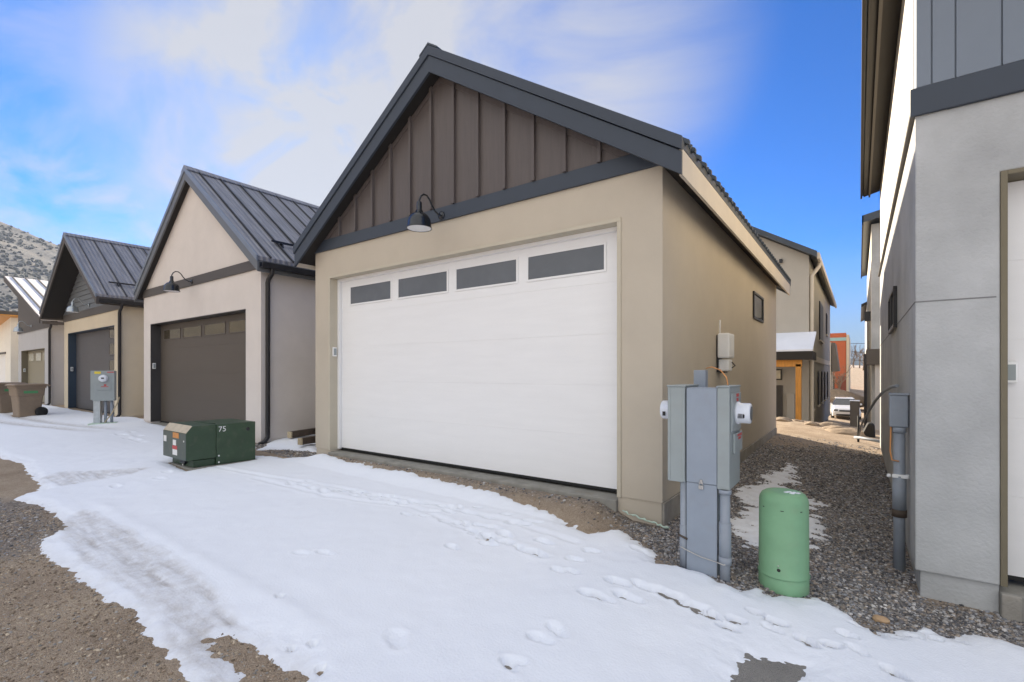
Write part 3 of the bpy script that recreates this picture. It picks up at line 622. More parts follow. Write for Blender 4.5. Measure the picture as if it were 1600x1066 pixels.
def gable_garage(name, label, xl, xr, yf, yb, floor, gl, gr, eave_b, slope, ov_side, ov_front, wall, opening, roof_m, fascia_m, *,
                 ov_back=0.25, fasc=(0.21, 0.11), rib_sp=0.42, eave_fascia=None, footing='footing', soffit='dark_soffit'):
    cx = (xl+xr)/2; hw = (xr-xl)/2 + ov_side; apex = eave_b + slope*hw        # underside of rake board at ridge
    root = thing(name, label, 'garage', (cx, yf, gl))
    t = 0.2; ox0, ox1, oz = opening
    wt = lambda x: apex + 0.06 - slope*abs(x-cx)            # wall top follows the roof
    b = MB()
    b.prism([(xl, floor), (ox0, floor), (ox0, oz), (ox1, oz), (ox1, floor), (xr, floor), (xr, wt(xr)), (cx, wt(cx)), (xl, wt(xl))], 'y', yf, yf+t)
    b.box(xl, xl+t, yf+t, yb-t, floor, wt(xl)); b.box(xr-t, xr, yf+t, yb-t, floor, wt(xr))
    b.prism([(xl, floor), (xr, floor), (xr, wt(xr)), (cx, wt(cx)), (xl, wt(xl))], 'y', yb-t, yb)
    b.build('wall', wall, root)
    f = MB(); i = 0.012; zb = min(gl, gr)-0.35
    f.box(xl+i, ox0-0.0, yf+i, yf+t, zb, floor-0.003); f.box(ox1, xr-i, yf+i, yf+t, zb, floor-0.003)
    f.box(xl+i, xl+t, yf+t, yb-i, zb, floor-0.003); f.box(xr-t, xr-i, yf+t, yb-i, zb, floor-0.003)
    f.box(xl+t, xr-t, yb-t, yb-i, zb, floor-0.003)
    f.build('footing', wall, root)
    MB().box(ox0, ox1, yf-0.04, yb-t, zb, floor-0.035).build('slab', 'slab', root, bevel=0.01)
    # roof: two sloping slabs
    y0, y1 = yf-ov_front, yb+ov_back; top = sum(fasc)
    g = MB()
    for s in (-1, 1):
        xe = cx + s*hw
        g.prism([(cx, apex+top-0.075), (xe, eave_b+top-0.075), (xe, eave_b+top), (cx, apex+top)], 'y', y0+0.02, y1)
    rf = g.build('roof', roof_m, root)
    r = MB(); n = int((y1-y0)/rib_sp)
    for s in (-1, 1): ribs_slope(r, cx, apex+top, cx+s*(hw+0.01), eave_b+top-slope*0.01, [y0+0.25+k*rib_sp for k in range(n)])
    r.build('standing_seam', 'rib_dark' if roof_m == 'roof_metal' else roof_m, rf)
    q = MB()
    for s in (-1, 1):
        q.prism([(cx, apex+top+0.045), (cx, apex+top+0.02), (cx+s*0.16, apex+top+0.02-slope*0.16), (cx+s*0.16, apex+top+0.042-slope*0.16)], 'y', y0-0.02, y1+0.01)
    q.build('ridge_cap', roof_m, rf)
    so_ = MB()
    for s in (-1, 1):
        xe = cx+s*(hw-0.03)
        so_.prism([(cx, apex+0.05), (xe, eave_b+0.05+slope*0.03), (xe, eave_b+0.10+slope*0.03), (cx, apex+0.10)], 'y', y0+0.05, y1-0.03)
    so_.build('soffit', soffit, root)
    for yy0, yy1, nm in ((y0, y0+0.035, 'rake_board'), (y1-0.035, y1, 'rake_board')):
        k = MB()
        k.prism([(cx-hw, eave_b), (cx, apex), (cx+hw, eave_b), (cx+hw, eave_b+fasc[0]), (cx, apex+fasc[0]), (cx-hw, eave_b+fasc[0])], 'y', yy0, yy1)
        k.build(nm, fascia_m, root, bevel=0.003)
        k = MB(); o = -0.02 if yy0 == y0 else 0.02
        k.prism([(cx-hw-0.01, eave_b+fasc[0]+0.004), (cx, apex+fasc[0]+0.004), (cx+hw+0.01, eave_b+fasc[0]+0.004), (cx+hw+0.01, eave_b+top+0.012), (cx, apex+top+0.012), (cx-hw-0.01, eave_b+top+0.012)], 'y', yy0+o, yy1+o-0.002)
        k.build('rake_flashing', 'flashing_pale' if roof_m == 'roof_metal' else fascia_m, root, bevel=0.003)
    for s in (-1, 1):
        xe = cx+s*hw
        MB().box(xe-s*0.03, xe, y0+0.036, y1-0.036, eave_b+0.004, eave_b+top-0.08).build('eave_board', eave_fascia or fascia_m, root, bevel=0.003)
    return root, cx, apex, hw
def gutter(root, x, y0, y1, z, s=1, m='black_metal'):
    prof = [(x, z), (x+s*0.11, z), (x+s*0.125, z+0.10), (x+s*0.11, z+0.10), (x+s*0.10, z+0.015), (x+s*0.012, z+0.015), (x+s*0.012, z+0.11), (x, z+0.11)]
    return MB().prism(prof, 'y', y0, y1).build('gutter', m, root)
def downspout(root, x, y, z0, z1, xe, m='black_metal', kick=(0, -0.16), r=0.042):
    pts = [(xe, y, z1+0.12), (xe, y, z1), (xe-0.02, y, z1-0.06), (x+0.03, y, z1-0.16), (x, y, z1-0.22), (x, y, z0+0.26), (x, y, z0+0.15), (x+kick[0]*0.35, y+kick[1]*0.35, z0+0.07), (x+kick[0], y+kick[1], z0+0.03)]
    b = MB(); b.tube(pts, r, 8)
    return b.build('downspout', m, root)
def keypad(root, x, y, z):
    k = MB().box(x-0.035, x+0.035, y-0.025, y, z-0.075, z+0.075).build('keypad', 'plastic_white', root, bevel=0.008)
    MB().box(x-0.025, x+0.025, y-0.0275, y-0.0255, z-0.055, z+0.055).build('keypad_cover', 'util_grey', k)
def side_keypad(root, x, y, z):
    k = MB().box(x, x+0.028, y-0.035, y+0.035, z-0.075, z+0.075).build('keypad', 'plastic_white', root, bevel=0.006)
    MB().box(x+0.0285, x+0.031, y-0.025, y+0.025, z-0.055, z+0.055).build('keypad_cover', 'util_grey', k)
def jambs(root, x0, x1, z0, z1, y0, y1, m, t=0.012, inside=True):
    b = MB(); b.box(x0, x0+t, y0, y1, z0, z1-t).box(x1-t, x1, y0, y1, z0, z1-t).box(x0, x1, y0, y1, z1-t, z1)
    return b.build('door_frame', m, root)

def lamp(label, X, Y, Z, m_out, group, reach=0.40, r=0.15):
    t = thing('wall_lamp', label, 'lamp', (X, Y, Z), 0, group)
    yc = Y-reach; zr = Z-0.25
    MB().lathe((X, Y, Z), [(0.0, 0.0), (0.052, 0.0), (0.055, 0.012), (0.03, 0.022), (0.0, 0.024)], (0, -1, 0), 20).build('wall_plate', m_out, t)
    pts = [(X, Y-0.015, Z), (X, Y-0.07, Z+0.0), (X, Y-0.13, Z+0.03), (X, Y-0.18, Z+0.085), (X, Y-0.22, Z+0.145), (X, Y-0.27, Z+0.185), (X, Y-0.325, Z+0.185), (X, Y-0.37, Z+0.15), (X, yc, Z+0.09), (X, yc, Z+0.03)]
    MB().tube(pts, 0.011, 10).build('arm', m_out, t)
    MB().lathe((X, yc, 0), [(0.013, Z+0.075), (0.03, Z+0.065), (0.034, Z+0.045), (0.034, Z-0.03), (0.045, Z-0.045)], (0, 0, 1), 20).build('socket', m_out, t)
    prof = [(0.02, Z-0.035), (0.045, Z-0.045)] + [(r*math.sin(R(a))**0.75, zr+0.01+0.172*math.cos(R(a))**0.9) for a in (15, 26, 38, 50, 62, 76, 90)] + [(r*1.05, zr-0.008), (r*1.05, zr-0.02)]
    sh = MB().lathe((X, yc, 0), prof + [(r*1.02, zr-0.02)] + [(0.965*r*math.sin(R(a)), zr+0.004+0.168*math.cos(R(a))) for a in (90, 75, 60, 45, 30, 15, 0)], (0, 0, 1), 36).build('shade', m_out, t)
    MB().lathe((X, yc, 0), [(r*1.0, zr-0.015)] + [(0.95*r*math.sin(R(a)), zr+0.001+0.162*math.cos(R(a))) for a in (90, 75, 60, 45, 30, 15, 0)], (0, 0, 1), 36).build('reflector', 'lamp_white', sh)
    MB().lathe((X, yc, 0), [(0.0, Z-0.205), (0.02, Z-0.20), (0.032, Z-0.17), (0.03, Z-0.13), (0.018, Z-0.09), (0.016, Z-0.07)], (0, 0, 1), 16).build('bulb', 'lamp_white', sh)
    return t

# ---------------------------------------------------------------- main garage, white door
XL, XR, YF, YB = -7.465, -1.542, 4.61, 12.5
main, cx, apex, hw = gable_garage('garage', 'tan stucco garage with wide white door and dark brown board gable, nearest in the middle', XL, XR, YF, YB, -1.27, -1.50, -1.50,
    1.785, 0.656, 0.25, 0.235, 'stucco_tan', (-7.04, -2.005, 1.548), 'roof_slate', 'slate_trim', fasc=(0.21, 0.115), eave_fascia='cream_board', ov_back=0.3, rib_sp=0.305)  # cream eave boards: light bounced off the sunlit wall put into their colour
# base of wall steps slightly; trim bead round the opening
b = MB(); b.box(-7.085, -7.036, YF-0.012, YF+0.18, -1.28, 1.544).box(-2.009, -1.965, YF-0.012, YF+0.18, -1.28, 1.544).box(-7.085, -1.965, YF-0.012, YF+0.18, 1.5441, 1.585)
b.build('door_frame', 'frame_tan', main, bevel=0.004)
b = MB(); b.box(-7.0358, -6.985, YF+0.13, YF+0.181, -1.27, 1.5438).box(-2.06, -2.0092, YF+0.13, YF+0.181, -1.27, 1.5438).box(-6.985, -2.06, YF+0.13, YF+0.181, 1.50, 1.5438)
b.build('door_stop', 'door_white', main, bevel=0.003)
panes = [(-6.735+i*1.169, -5.745+i*1.169, 1.118, 1.388) for i in range(4)]
door(main, -6.99, -2.05, -1.25, 1.53, YF+0.182, 'door_white', 5, panes, 'pane_frost')
side_keypad(main, -7.036, YF+0.07, 0.34)
BB, BT = 2.01, 2.19
MB().box(XL-0.0, XR+0.0, YF-0.032, YF-0.0005, BB, BT).build('band_board', 'slate_trim', main, bevel=0.004)
s = MB(); wtop = lambda x: apex + 0.045 - 0.656*abs(x-cx)
xe = cx + (apex+0.045-BT)/0.656; xw = 2*cx - xe
s.prism([(xw, BT+0.001), (xe, BT+0.001), (cx, wtop(cx))], 'y', YF-0.016, YF-0.001)
for k in range(-7, 8):
    xb = -4.254 + k*0.4125 + (0.4125*0)
    if xw+0.1 < xb < xe-0.1:
        s.prism([(xb-0.021, BT+0.001), (xb+0.021, BT+0.001), (xb+0.021, wtop(xb+0.021)), (xb-0.021, wtop(xb-0.021))], 'y', YF-0.058, YF-0.016)
q = 0.075
s.prism([(xw+0.0, BT+0.002), (xw+q*1.6, BT+0.002), (cx, wtop(cx)-q*1.05), (xe-q*1.6, BT+0.002), (xe, BT+0.002), (cx, wtop(cx))], 'y', YF-0.030, YF-0.0155)
s.build('gable_siding', 'brown_batten', main, bevel=0.002)
# corrugated eave edge on the right slope
c_ = MB(); y0 = YF-0.2
top = 0.325
for k in range(41):
    y = y0 + 0.08 + k*0.202
    xq, zq = cx+hw, 1.785+top
    c_.prism([(xq-0.4, zq+0.4*0.656), (xq+0.035, zq-0.023), (xq+0.035, zq+0.022), (xq-0.4, zq+0.4*0.656+0.045)], 'y', y, y+0.045)
c_.build('rib_end', 'roof_slate', main)
w_ = MB(); w_.box(XR+0.0, XR+0.03, 9.46, 10.53, 0.96, 1.46)
w_ = MB()
for a, c, p, q2 in ((9.47, 10.53, 0.97, 1.01), (9.47, 10.53, 1.42, 1.46), (9.47, 9.51, 1.01, 1.42), (10.49, 10.53, 1.01, 1.42)):
    w_.box(XR+0.0005, XR+0.03, a, c, p, q2)
wf = w_.build('window', 'black_metal', main, bevel=0.003)
MB().box(XR+0.0005, XR+0.012, 9.511, 10.489, 1.011, 1.419).build('window_pane', 'pane_dark', wf)
# exposed wall foot on the alley side
MB().box(XR-0.1, XR+0.014, YF+0.02, YB, -1.9, -1.275).build('wall_foot', 'footing', main, bevel=0.006)
lamp('black gooseneck lamp over the white garage door', -4.47, YF-0.032, 2.075, 'lamp_black', 'gooseneck lamps on the garage fronts')

# foam scraps at the wall corner
fo = MB()
pts_ = []; rr0 = random.Random(4)
for k in range(22):
    a = onY(972+k*3.5, 799+k*1.25+rr0.uniform(-1.5, 1.5), 4.56); pts_.append((a.x, 4.575-0.03*rr0.random(), a.z))
fo.tube(pts_, [0.004+0.011*rr0.random() for _ in pts_], 7)
tag(fo.build('foam_strip', 'foam_green'), 'pale green foam scrap peeling at the foot of the tan wall corner', 'foam strip')

# ---------------------------------------------------------------- beige gable garage, brown door
b2, c2x, ap2, hw2 = gable_garage('garage', 'pale beige garage with steep seamed roof and brown door, left of the white door garage', -15.62, -9.31, YF, YB, -1.30, -1.36, -1.37,
    1.90, 0.75, 0.18, 0.16, 'stucco_beige', (-15.12, -9.92, 1.27), 'roof_metal', 'rake_grey', fasc=(0.19, 0.10), rib_sp=0.45)
MB().box(-15.62, -9.31, YF-0.032, YF-0.0005, 2.0, 2.20).build('band_board', 'brown_trim', b2, bevel=0.004)
jambs(b2, -15.12, -9.92, -1.30, 1.27, YF-0.004, YF+0.25, 'jamb_dark', 0.015)
pan = [(-14.83+i*1.235, -13.80+i*1.235, 0.87, 1.10) for i in range(4)]
door(b2, -15.10, -9.94, -1.29, 1.25, YF+0.22, 'door_brown', 4, pan, 'pane_mirror')
side_keypad(b2, -15.104, YF+0.07, 0.17)
gutter(b2, c2x+hw2, YF-0.12, YB, 1.97)
downspout(b2, -9.31+0.06, YF+0.10, -1.40, 1.95, c2x+hw2+0.055)
def guard(root, cx_, hw_, eb, slope, top, y0, y1, up=0.55):
    x = cx_+hw_-up; z = eb+slope*up+top
    b = MB(); b.box(x-0.02, x+0.02, y0, y1, z+0.06, z+0.10)
    k = 0
    while y0+0.2+k*0.6 < y1: b.prism([(x-0.09, z+0.09*slope), (x+0.05, z-0.05*slope), (x+0.02, z+0.07), (x-0.02, z+0.07)], 'y', y0+0.2+k*0.6, y0+0.23+k*0.6); k += 1
    b.build('snow_guard', 'black_metal', root)
guard(b2, c2x, hw2, 1.90, 0.75, 0.29, YF+0.4, YB-0.5)
lamp('black gooseneck lamp over the brown garage door', c2x+0.05, YF-0.032, 2.08, 'lamp_black', 'gooseneck lamps on the garage fronts')

# ---------------------------------------------------------------- grey lap siding garage
b3, c3x, ap3, hw3 = gable_garage('garage', 'cream fronted garage with grey lap sided gable and deep dark eaves', -23.9, -17.5, YF, YB, -1.30, -1.36, -1.36,
    1.92, 0.66, 0.22, 0.62, 'stucco_cream', (-23.36, -18.1, 1.42), 'roof_metal', 'brown_trim', fasc=(0.19, 0.10), rib_sp=0.45)
MB().box(-23.9, -17.5, YF-0.032, YF-0.0005, 1.86, 2.10).build('band_board', 'brown_trim', b3, bevel=0.004)
s = MB(); sl3 = 0.66; z = 2.101; k = 0
wt3 = lambda x: ap3 + 0.04 - sl3*abs(x-c3x)
while z < ap3-0.25:
    z2 = z+0.17; h0 = (ap3+0.04-z)/sl3; h1 = max((ap3+0.04-z2)/sl3, 0.01)
    vs = [(c3x-h0, YF-0.034, z), (c3x+h0, YF-0.034, z), (c3x+h1, YF-0.012, z2), (c3x-h1, YF-0.012, z2), (c3x-h0, YF-0.001, z), (c3x+h0, YF-0.001, z), (c3x+h1, YF-0.001, z2), (c3x-h1, YF-0.001, z2)]
    s.add(vs, [(0,1,2,3), (0,4,5,1), (5,4,7,6), (1,5,6,2), (0,3,7,4), (3,2,6,7)]); z = z2
s.build('gable_siding', 'grey_lap', b3)
jambs(b3, -23.36, -18.1, -1.30, 1.42, YF-0.004, YF+0.25, 'jamb_blue', 0.015)
pan = [(-19.42, -18.86, -1.02+i*0.53, -0.68+i*0.53) for i in range(5)]
door(b3, -23.34, -18.12, -1.29, 1.40, YF+0.22, 'door_blue', 5, pan, 'pane_mirror')
side_keypad(b3, -23.344, YF+0.10, 0.12)
gutter(b3, c3x+hw3, YF-0.55, YB, 1.97)
downspout(b3, -17.5+0.06, YF-0.05, -1.38, 1.95, c3x+hw3+0.055)
guard(b3, c3x, hw3, 1.92, 0.66, 0.29, YF-0.2, YB-0.5)
lamp('galvanised gooseneck lamp over the charcoal garage door', c3x+0.1, YF-0.034, 2.22, 'galvanised', 'galvanised lamps on the far garages')

# ---------------------------------------------------------------- shed roofed olive door garage
xl, xr = -32.3, -25.9
b4 = thing('garage', 'grey garage with lean-to roof shining in the sun and olive door', 'garage', ((xl+xr)/2, YF, -1.35))
zt = lambda x: 2.05 + (xr+0.2-x)*0.335
b = MB(); b.prism([(xl, -1.30), (-31.6, -1.30), (-31.6, 1.0), (-27.0, 1.0), (-27.0, -1.30), (xr, -1.30), (xr, 1.88), (xl, 1.88)], 'y', YF, YF+0.2)
b.box(xr-0.2, xr, YF+0.2, YB, -1.7, zt(xr)-0.02); b.box(xl, xl+0.2, YF+0.2, YB, -1.7, zt(xl)-0.02)
b.box(xl, -31.6, YF+0.01, YF+0.2, -1.7, -1.302).box(-27.0, xr, YF+0.01, YF+0.2, -1.7, -1.302)
b.build('wall', 'stucco_grey', b4)
MB().prism([(xl, 1.882), (xr, 1.882), (xr, zt(xr)-0.01), (xl, zt(xl)-0.01)], 'y', YF-0.01, YF+0.19).build('gable_siding', 'siding_dark', b4)
MB().box(xl, xr, YF-0.04, YF-0.011, 1.80, 1.97).build('band_board', 'brown_trim', b4, bevel=0.004)
x0, x1 = xl-0.75, xr+0.25
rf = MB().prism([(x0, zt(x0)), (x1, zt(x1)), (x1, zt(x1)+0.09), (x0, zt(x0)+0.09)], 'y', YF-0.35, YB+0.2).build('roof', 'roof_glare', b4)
r = MB(); ribs_slope(r, x0, zt(x0)+0.09, x1, zt(x1)+0.09, [YF-0.1+k*0.45 for k in range(18)], 0.04, 0.04); r.build('standing_seam', 'brown_trim', rf)
MB().prism([(x0-0.03, zt(x0)-0.14), (x1+0.02, zt(x1)-0.14), (x1+0.02, zt(x1)+0.11), (x0-0.03, zt(x0)+0.11)], 'y', YF-0.39, YF-0.352).build('rake_board', 'brown_trim', b4, bevel=0.004)
jambs(b4, -31.6, -27.0, -1.30, 1.0, YF-0.004, YF+0.24, 'jamb_olive', 0.02)
door(b4, -31.57, -27.03, -1.29, 0.97, YF+0.21, 'door_olive', 4, [(-31.3+i*1.45, -30.3+i*1.45, 0.52, 0.86) for i in range(3)], 'pane_warm')
side_keypad(b4, -31.579, YF+0.10, 0.1)
gutter(b4, x1, YF-0.3, YB, 1.88, 1, 'brown_trim')
downspout(b4, xr+0.07, YF-0.06, -1.36, 1.86, x1+0.06)
guard(b4, xr, 0.2, 2.05, 0.335, 0.13, YF-0.2, YB-0.5, 0.7)
lamp('galvanised gooseneck lamp over the olive garage door', -29.2, YF-0.045, 2.02, 'galvanised', 'galvanised lamps on the far garages')

# ---------------------------------------------------------------- white garage at the far left edge
xl, xr = -41.0, -34.2
b5 = thing('garage', 'white garage with cream side and orange timber soffit at the far left edge', 'garage', ((xl+xr)/2, YF, -1.3))
b = MB(); b.prism([(xl, -1.6), (-40, -1.6), (-40, 0.95), (-35.6, 0.95), (-35.6, -1.6), (xr, -1.6), (xr, 2.75), (xl, 2.2)], 'y', YF, YF+0.2)
b.box(xr-0.2, xr, YF+0.2, YB, -1.6, 2.75); b.build('wall', 'stucco_white', b5)
door(b5, -40, -35.6, -1.3, 0.95, YF+0.12, 'door_cream', 5, [], 'pane_dark')
MB().prism([(xl-0.3, 2.15), (xr+0.5, 2.78), (xr+0.5, 2.83), (xl-0.3, 2.20)], 'y', YF-0.8, YB).build('soffit', 'cedar', b5)
MB().prism([(xl-0.3, 2.205), (xr+0.5, 2.835), (xr+0.5, 3.0), (xl-0.3, 2.38)], 'y', YF-0.82, YB).build('roof', 'brown_trim', b5)
MB().box(-40.2, -35.4, YF-0.03, YF-0.001, 0.95, 1.05).build('door_head', 'brown_trim', b5)

# ---------------------------------------------------------------- right building: rendered concrete below, panels above
RX = 0.337; RY1 = 11.9
rb = thing('garage', 'grey rendered concrete garage with grey panel upper storey at the right edge', 'garage', (3.5, YF, -1.66))
b = MB(); gx0 = 0.784; gx1 = 5.7; gz = 1.375
b.prism([(RX, -1.46), (gx0, -1.46), (gx0, gz), (gx1, gz), (gx1, -1.46), (6.6, -1.46), (6.6, 1.888), (RX, 1.888)], 'y', YF, YF+0.22)
b.box(RX, RX+0.22, YF+0.2205, RY1, -1.46, 1.888); b.box(6.38, 6.6, YF+0.22, RY1, -1.46, 1.888); b.box(RX+0.22, 6.38, RY1-0.2, RY1, -1.46, 1.888)
rw = b.build('wall', 'concrete', rb, bevel=0.008)
# reveal joint lines
j = MB(); j.box(RX-0.0005, gx0-0.02, YF-0.0025, YF+0.002, 0.515, 0.524); j.box(RX-0.0025, RX+0.002, YF, RY1, 0.515, 0.524); j.build('reveal_joint', 'joint_dark', rw)
b = MB(); b.box(RX+0.03, gx0, YF+0.03, YF+0.22, -2.0, -1.463).box(RX+0.03, RX+0.2, YF+0.2205, RY1, -2.0, -1.463).box(gx1, 6.57, YF+0.03, RY1-0.03, -2.0, -1.463).box(RX+0.2, gx1, RY1-0.23, RY1-0.03, -2.0, -1.463)
b.build('footing', 'concrete', rb, bevel=0.006)
MB().box(gx0, gx1, YF-0.02, RY1-0.3, -1.9, -1.50).build('slab', 'slab', rb, bevel=0.01)
MB().box(gx0+0.001, gx0+0.10, YF-0.03, YF+0.25, -2.0, -1.505).build('door_step', 'footing', rb, bevel=0.01)
MB().box(RX-0.03, 6.63, YF-0.032, YF-0.0005, 1.885, 2.085).build('band_board', 'slate_trim', rb, bevel=0.004)
MB().box(RX-0.03, RX-0.0005, YF+0.0, RY1, 1.889, 1.93).build('drip_flashing', 'brown_trim', rb)
b = MB(); EV = 3.58
xsm = [RX, RX+0.32, RX+0.32+0.41, RX+0.73+0.62, RX+1.35+0.62, RX+1.97+0.62, RX+2.59+0.62, RX+3.21+0.62, RX+3.83+0.62, RX+4.45+0.62, RX+5.07+0.62, 6.6]
xsm = [RX] + [onY(u, 100, YF).x for u in (1455, 1492, 1564)] ; st_ = xsm[-1]-xsm[-2]
while xsm[-1]+st_ < 6.5: xsm.append(xsm[-1]+st_)
xsm.append(6.6)
zr = lambda x: EV + 0.0 + (x-RX)*0.25
for a, c in zip(xsm[:-1], xsm[1:]):
    b.prism([(a+0.004, 2.087), (c-0.004, 2.087), (c-0.004, zr(c)), (a+0.004, zr(a))], 'y', YF-0.028, YF-0.012)
b.prism([(RX+0.004, 2.087), (6.59, 2.087), (6.59, zr(6.59)), (RX+0.004, zr(RX))], 'y', YF-0.012, YF+0.2)
b.build('wall_panel', 'panel_grey', rb, bevel=0.003)
b = MB(); b.box(RX, RX+0.2, YF+0.2005, RY1, 1.932, EV); b.prism([(RX, 1.9), (6.6, 1.9), (6.6, zr(6.6)), (RX, zr(RX))], 'y', RY1-0.2, RY1-0.001); b.build('upper_wall', 'stucco_white', rb)
# roof with low eave over the alley
ex = 0.055; zz = lambda x: EV + (x-RX)*0.25
rf = MB().prism([(ex, zz(ex)+0.03), (6.9, zz(6.9)+0.03), (6.9, zz(6.9)+0.2), (ex, zz(ex)+0.2)], 'y', YF-0.5, RY1+0.02).build('roof', 'roof_slate', rb)
MB().prism([(ex+0.02, zz(ex)), (RX-0.002, zz(RX)-0.002), (RX-0.002, zz(RX)+0.028), (ex+0.02, zz(ex)+0.028)], 'y', YF-0.45, RY1).build('soffit', 'dark_soffit', rb)
MB().box(ex-0.03, ex, YF-0.52, RY1+0.03, zz(ex)-0.02, zz(ex)+0.21).build('eave_board', 'dark_soffit', rb, bevel=0.003)
MB().box(ex+0.10, ex+0.13, YF-0.44, RY1-0.01, zz(ex)-0.025, zz(ex)+0.003).build('soffit_trim', 'brown_trim', rb)
b = MB(); b.box(gx0-0.0, gx0+0.035, YF-0.008, YF+0.20, -1.46, gz).box(gx0+0.035, gx1, YF-0.008, YF+0.20, gz-0.03, gz); b.build('door_frame', 'jamb_olive', rb, bevel=0.003)
door(rb, gx0+0.04, gx1, -1.43, gz-0.035, YF+0.18, 'door_white', 5, [], 'pane_frost')
keypad(rb, gx0+0.075, YF+0.165, 0.0)
# alley window
b = MB(); y0, y1, z0, z1 = 6.64, 7.8, 0.49, 0.94
for a, c, p, q2 in ((y0, y1, z0, z0+0.04), (y0, y1, z1-0.04, z1), (y0, y0+0.04, z0+0.04, z1-0.04), (y1-0.04, y1, z0+0.04, z1-0.04), (7.2, 7.24, z0+0.04, z1-0.04)): b.box(RX-0.035, RX-0.0005, a, c, p, q2)
wf = b.build('window', 'black_metal', rb, bevel=0.003)
MB().box(RX-0.012, RX-0.0005, y0+0.041, 7.199, z0+0.041, z1-0.041).box(RX-0.012, RX-0.0005, 7.241, y1-0.041, z0+0.041, z1-0.041).build('window_pane', 'pane_dark', wf)

# ---------------------------------------------------------------- house behind the main garage
h = thing('house', 'two storey stucco house behind the tan garage with orange porch post', 'house', (-5, 21.4, -2.0))
HY0, HY1, HX = 21.4, 38.0, -1.54; hcx = -6.0; sl2 = 0.60
hz = lambda x: 4.05 + 0.25 + sl2*(HX+0.25-max(x, 2*hcx-x)) 
b = MB(); b.prism([(2*hcx-HX, -2.8), (HX, -2.8), (HX, hz(HX)), (hcx, hz(hcx)), (2*hcx-HX, hz(HX))], 'y', HY0, HY1); b.build('wall', 'stucco_house', h)
rb0 = MB()
for s_ in (-1, 1):
    xe = hcx + s_*(HX-hcx+0.28)
    rb0.prism([(hcx, hz(hcx)+0.02), (xe, hz(HX)+0.02-sl2*0.28), (xe, hz(HX)+0.24-sl2*0.28), (hcx, hz(hcx)+0.24)], 'y', HY0-0.35, HY1+0.3)
rf = rb0.build('roof', 'roof_slate', h)
MB().box(HX+0.28, HX+0.36, HY0-0.3, HY1+0.25, hz(HX)-0.2, hz(HX)+0.02).build('gutter', 'cream_board', h)
MB().tube([(HX+0.32, HY0+0.5, hz(HX)-0.15), (HX+0.30, HY0+0.5, hz(HX)-0.35), (HX+0.08, HY0+0.2, hz(HX)-0.75), (HX+0.07, HY0+0.2, -1.9), (HX+0.25, HY0+0.2, -2.05)], 0.075, 8).build('downspout', 'cream_board', h)
MB().box(HX+0.0005, HX+0.03, HY0-0.02, HY1, 0.45, 0.70).build('band_board', 'cream_board', h)
for (ya, yb_, za, zb_) in ((27.0, 29.6, 1.55, 3.4), (32.8, 34.3, 2.2, 3.4), (22.6, 23.3, -1.5, 0.05), (26.0, 26.9, -1.5, 0.05), (28.6, 29.4, -1.5, 0.05), (31.2, 32.0, -1.5, 0.05), (34.0, 34.8, -1.5, 0.05)):
    f = MB(); f.box(HX+0.013, HX+0.05, ya, yb_, za, zb_); wfr = f.build('window', 'black_metal', h)
    MB().box(HX+0.051, HX+0.056, ya+0.06, yb_-0.06, za+0.06, zb_-0.06).build('window_pane', 'house_glass', wfr)
    MB().box(HX+0.013, HX+0.09, ya-0.05, yb_+0.05, za-0.07, za-0.002).build('window_sill', 'cream_board', wfr)
def fr(u0, v0, u1, v1, Y):
    a = onY(u0, v0, Y); c = onY(u1, v1, Y); return a.x, c.x, c.z, a.z
x0, x1, z0, z1 = fr(1218, 406, 1223, 411, HY0); MB().box(x0, x1, HY0-0.12, HY0-0.001, z0, z1).build('wall_light', 'black_metal', h)
# porch
PYf = 19.6
x0 = -4.6; x1 = -1.30
a0 = onY(1240, 522, HY0).z; a1 = onY(1240, 549, PYf).z
MB().add([(x0, PYf, a1), (x1, PYf, a1), (x1, HY0, a0), (x0, HY0, a0), (x0, PYf, a1+0.06), (x1, PYf, a1+0.06), (x1, HY0, a0+0.06), (x0, HY0, a0+0.06)],
    [(0,3,2,1), (4,5,6,7), (0,1,5,4), (1,2,6,5), (2,3,7,6), (3,0,4,7)]).build('porch_snow', 'porch_snow', h)
MB().box(x0, x1, PYf-0.02, PYf+0.1, a1-0.30, a1-0.004).box(x1-0.06, x1, PYf+0.1, HY0, a1-0.30, a1-0.004).build('porch_fascia', 'dark_soffit', h)
x0p, x1p, _, _ = fr(1243, 600, 1252, 660, PYf+0.15)
MB().box(x0p, x1p, PYf+0.12, PYf+0.12+(x1p-x0p), -2.3, a1-0.45).build('porch_post', 'cedar', h, bevel=0.01)
MB().box(-4.6, x1p+0.02, PYf+0.12, PYf+0.32, a1-0.55, a1-0.301).build('porch_beam', 'cedar', h, bevel=0.01)
x0, x1, z0, z1 = fr(1205, 577, 1222, 594, HY0)
wn_ = MB().box(x0, x1, HY0-0.05, HY0-0.001, z0, z1).build('window', 'black_metal', h); MB().box(x0+0.05, x1-0.05, HY0-0.056, HY0-0.051, z0+0.05, z1-0.05).build('window_pane', 'pane_warm', wn_)
x0, x1, z0, z1 = fr(1200, 602, 1223, 668, HY0); dn = MB().box(x0, x1, HY0-0.05, HY0-0.001, z0, z1).build('front_door', 'jamb_dark', h)
x0, x1, z0, z1 = fr(1230, 615, 1242, 662, HY0); MB().box(x0, x1, HY0-0.16, HY0-0.001, z0, z1).build('service_panel', 'stucco_house', h, bevel=0.01)

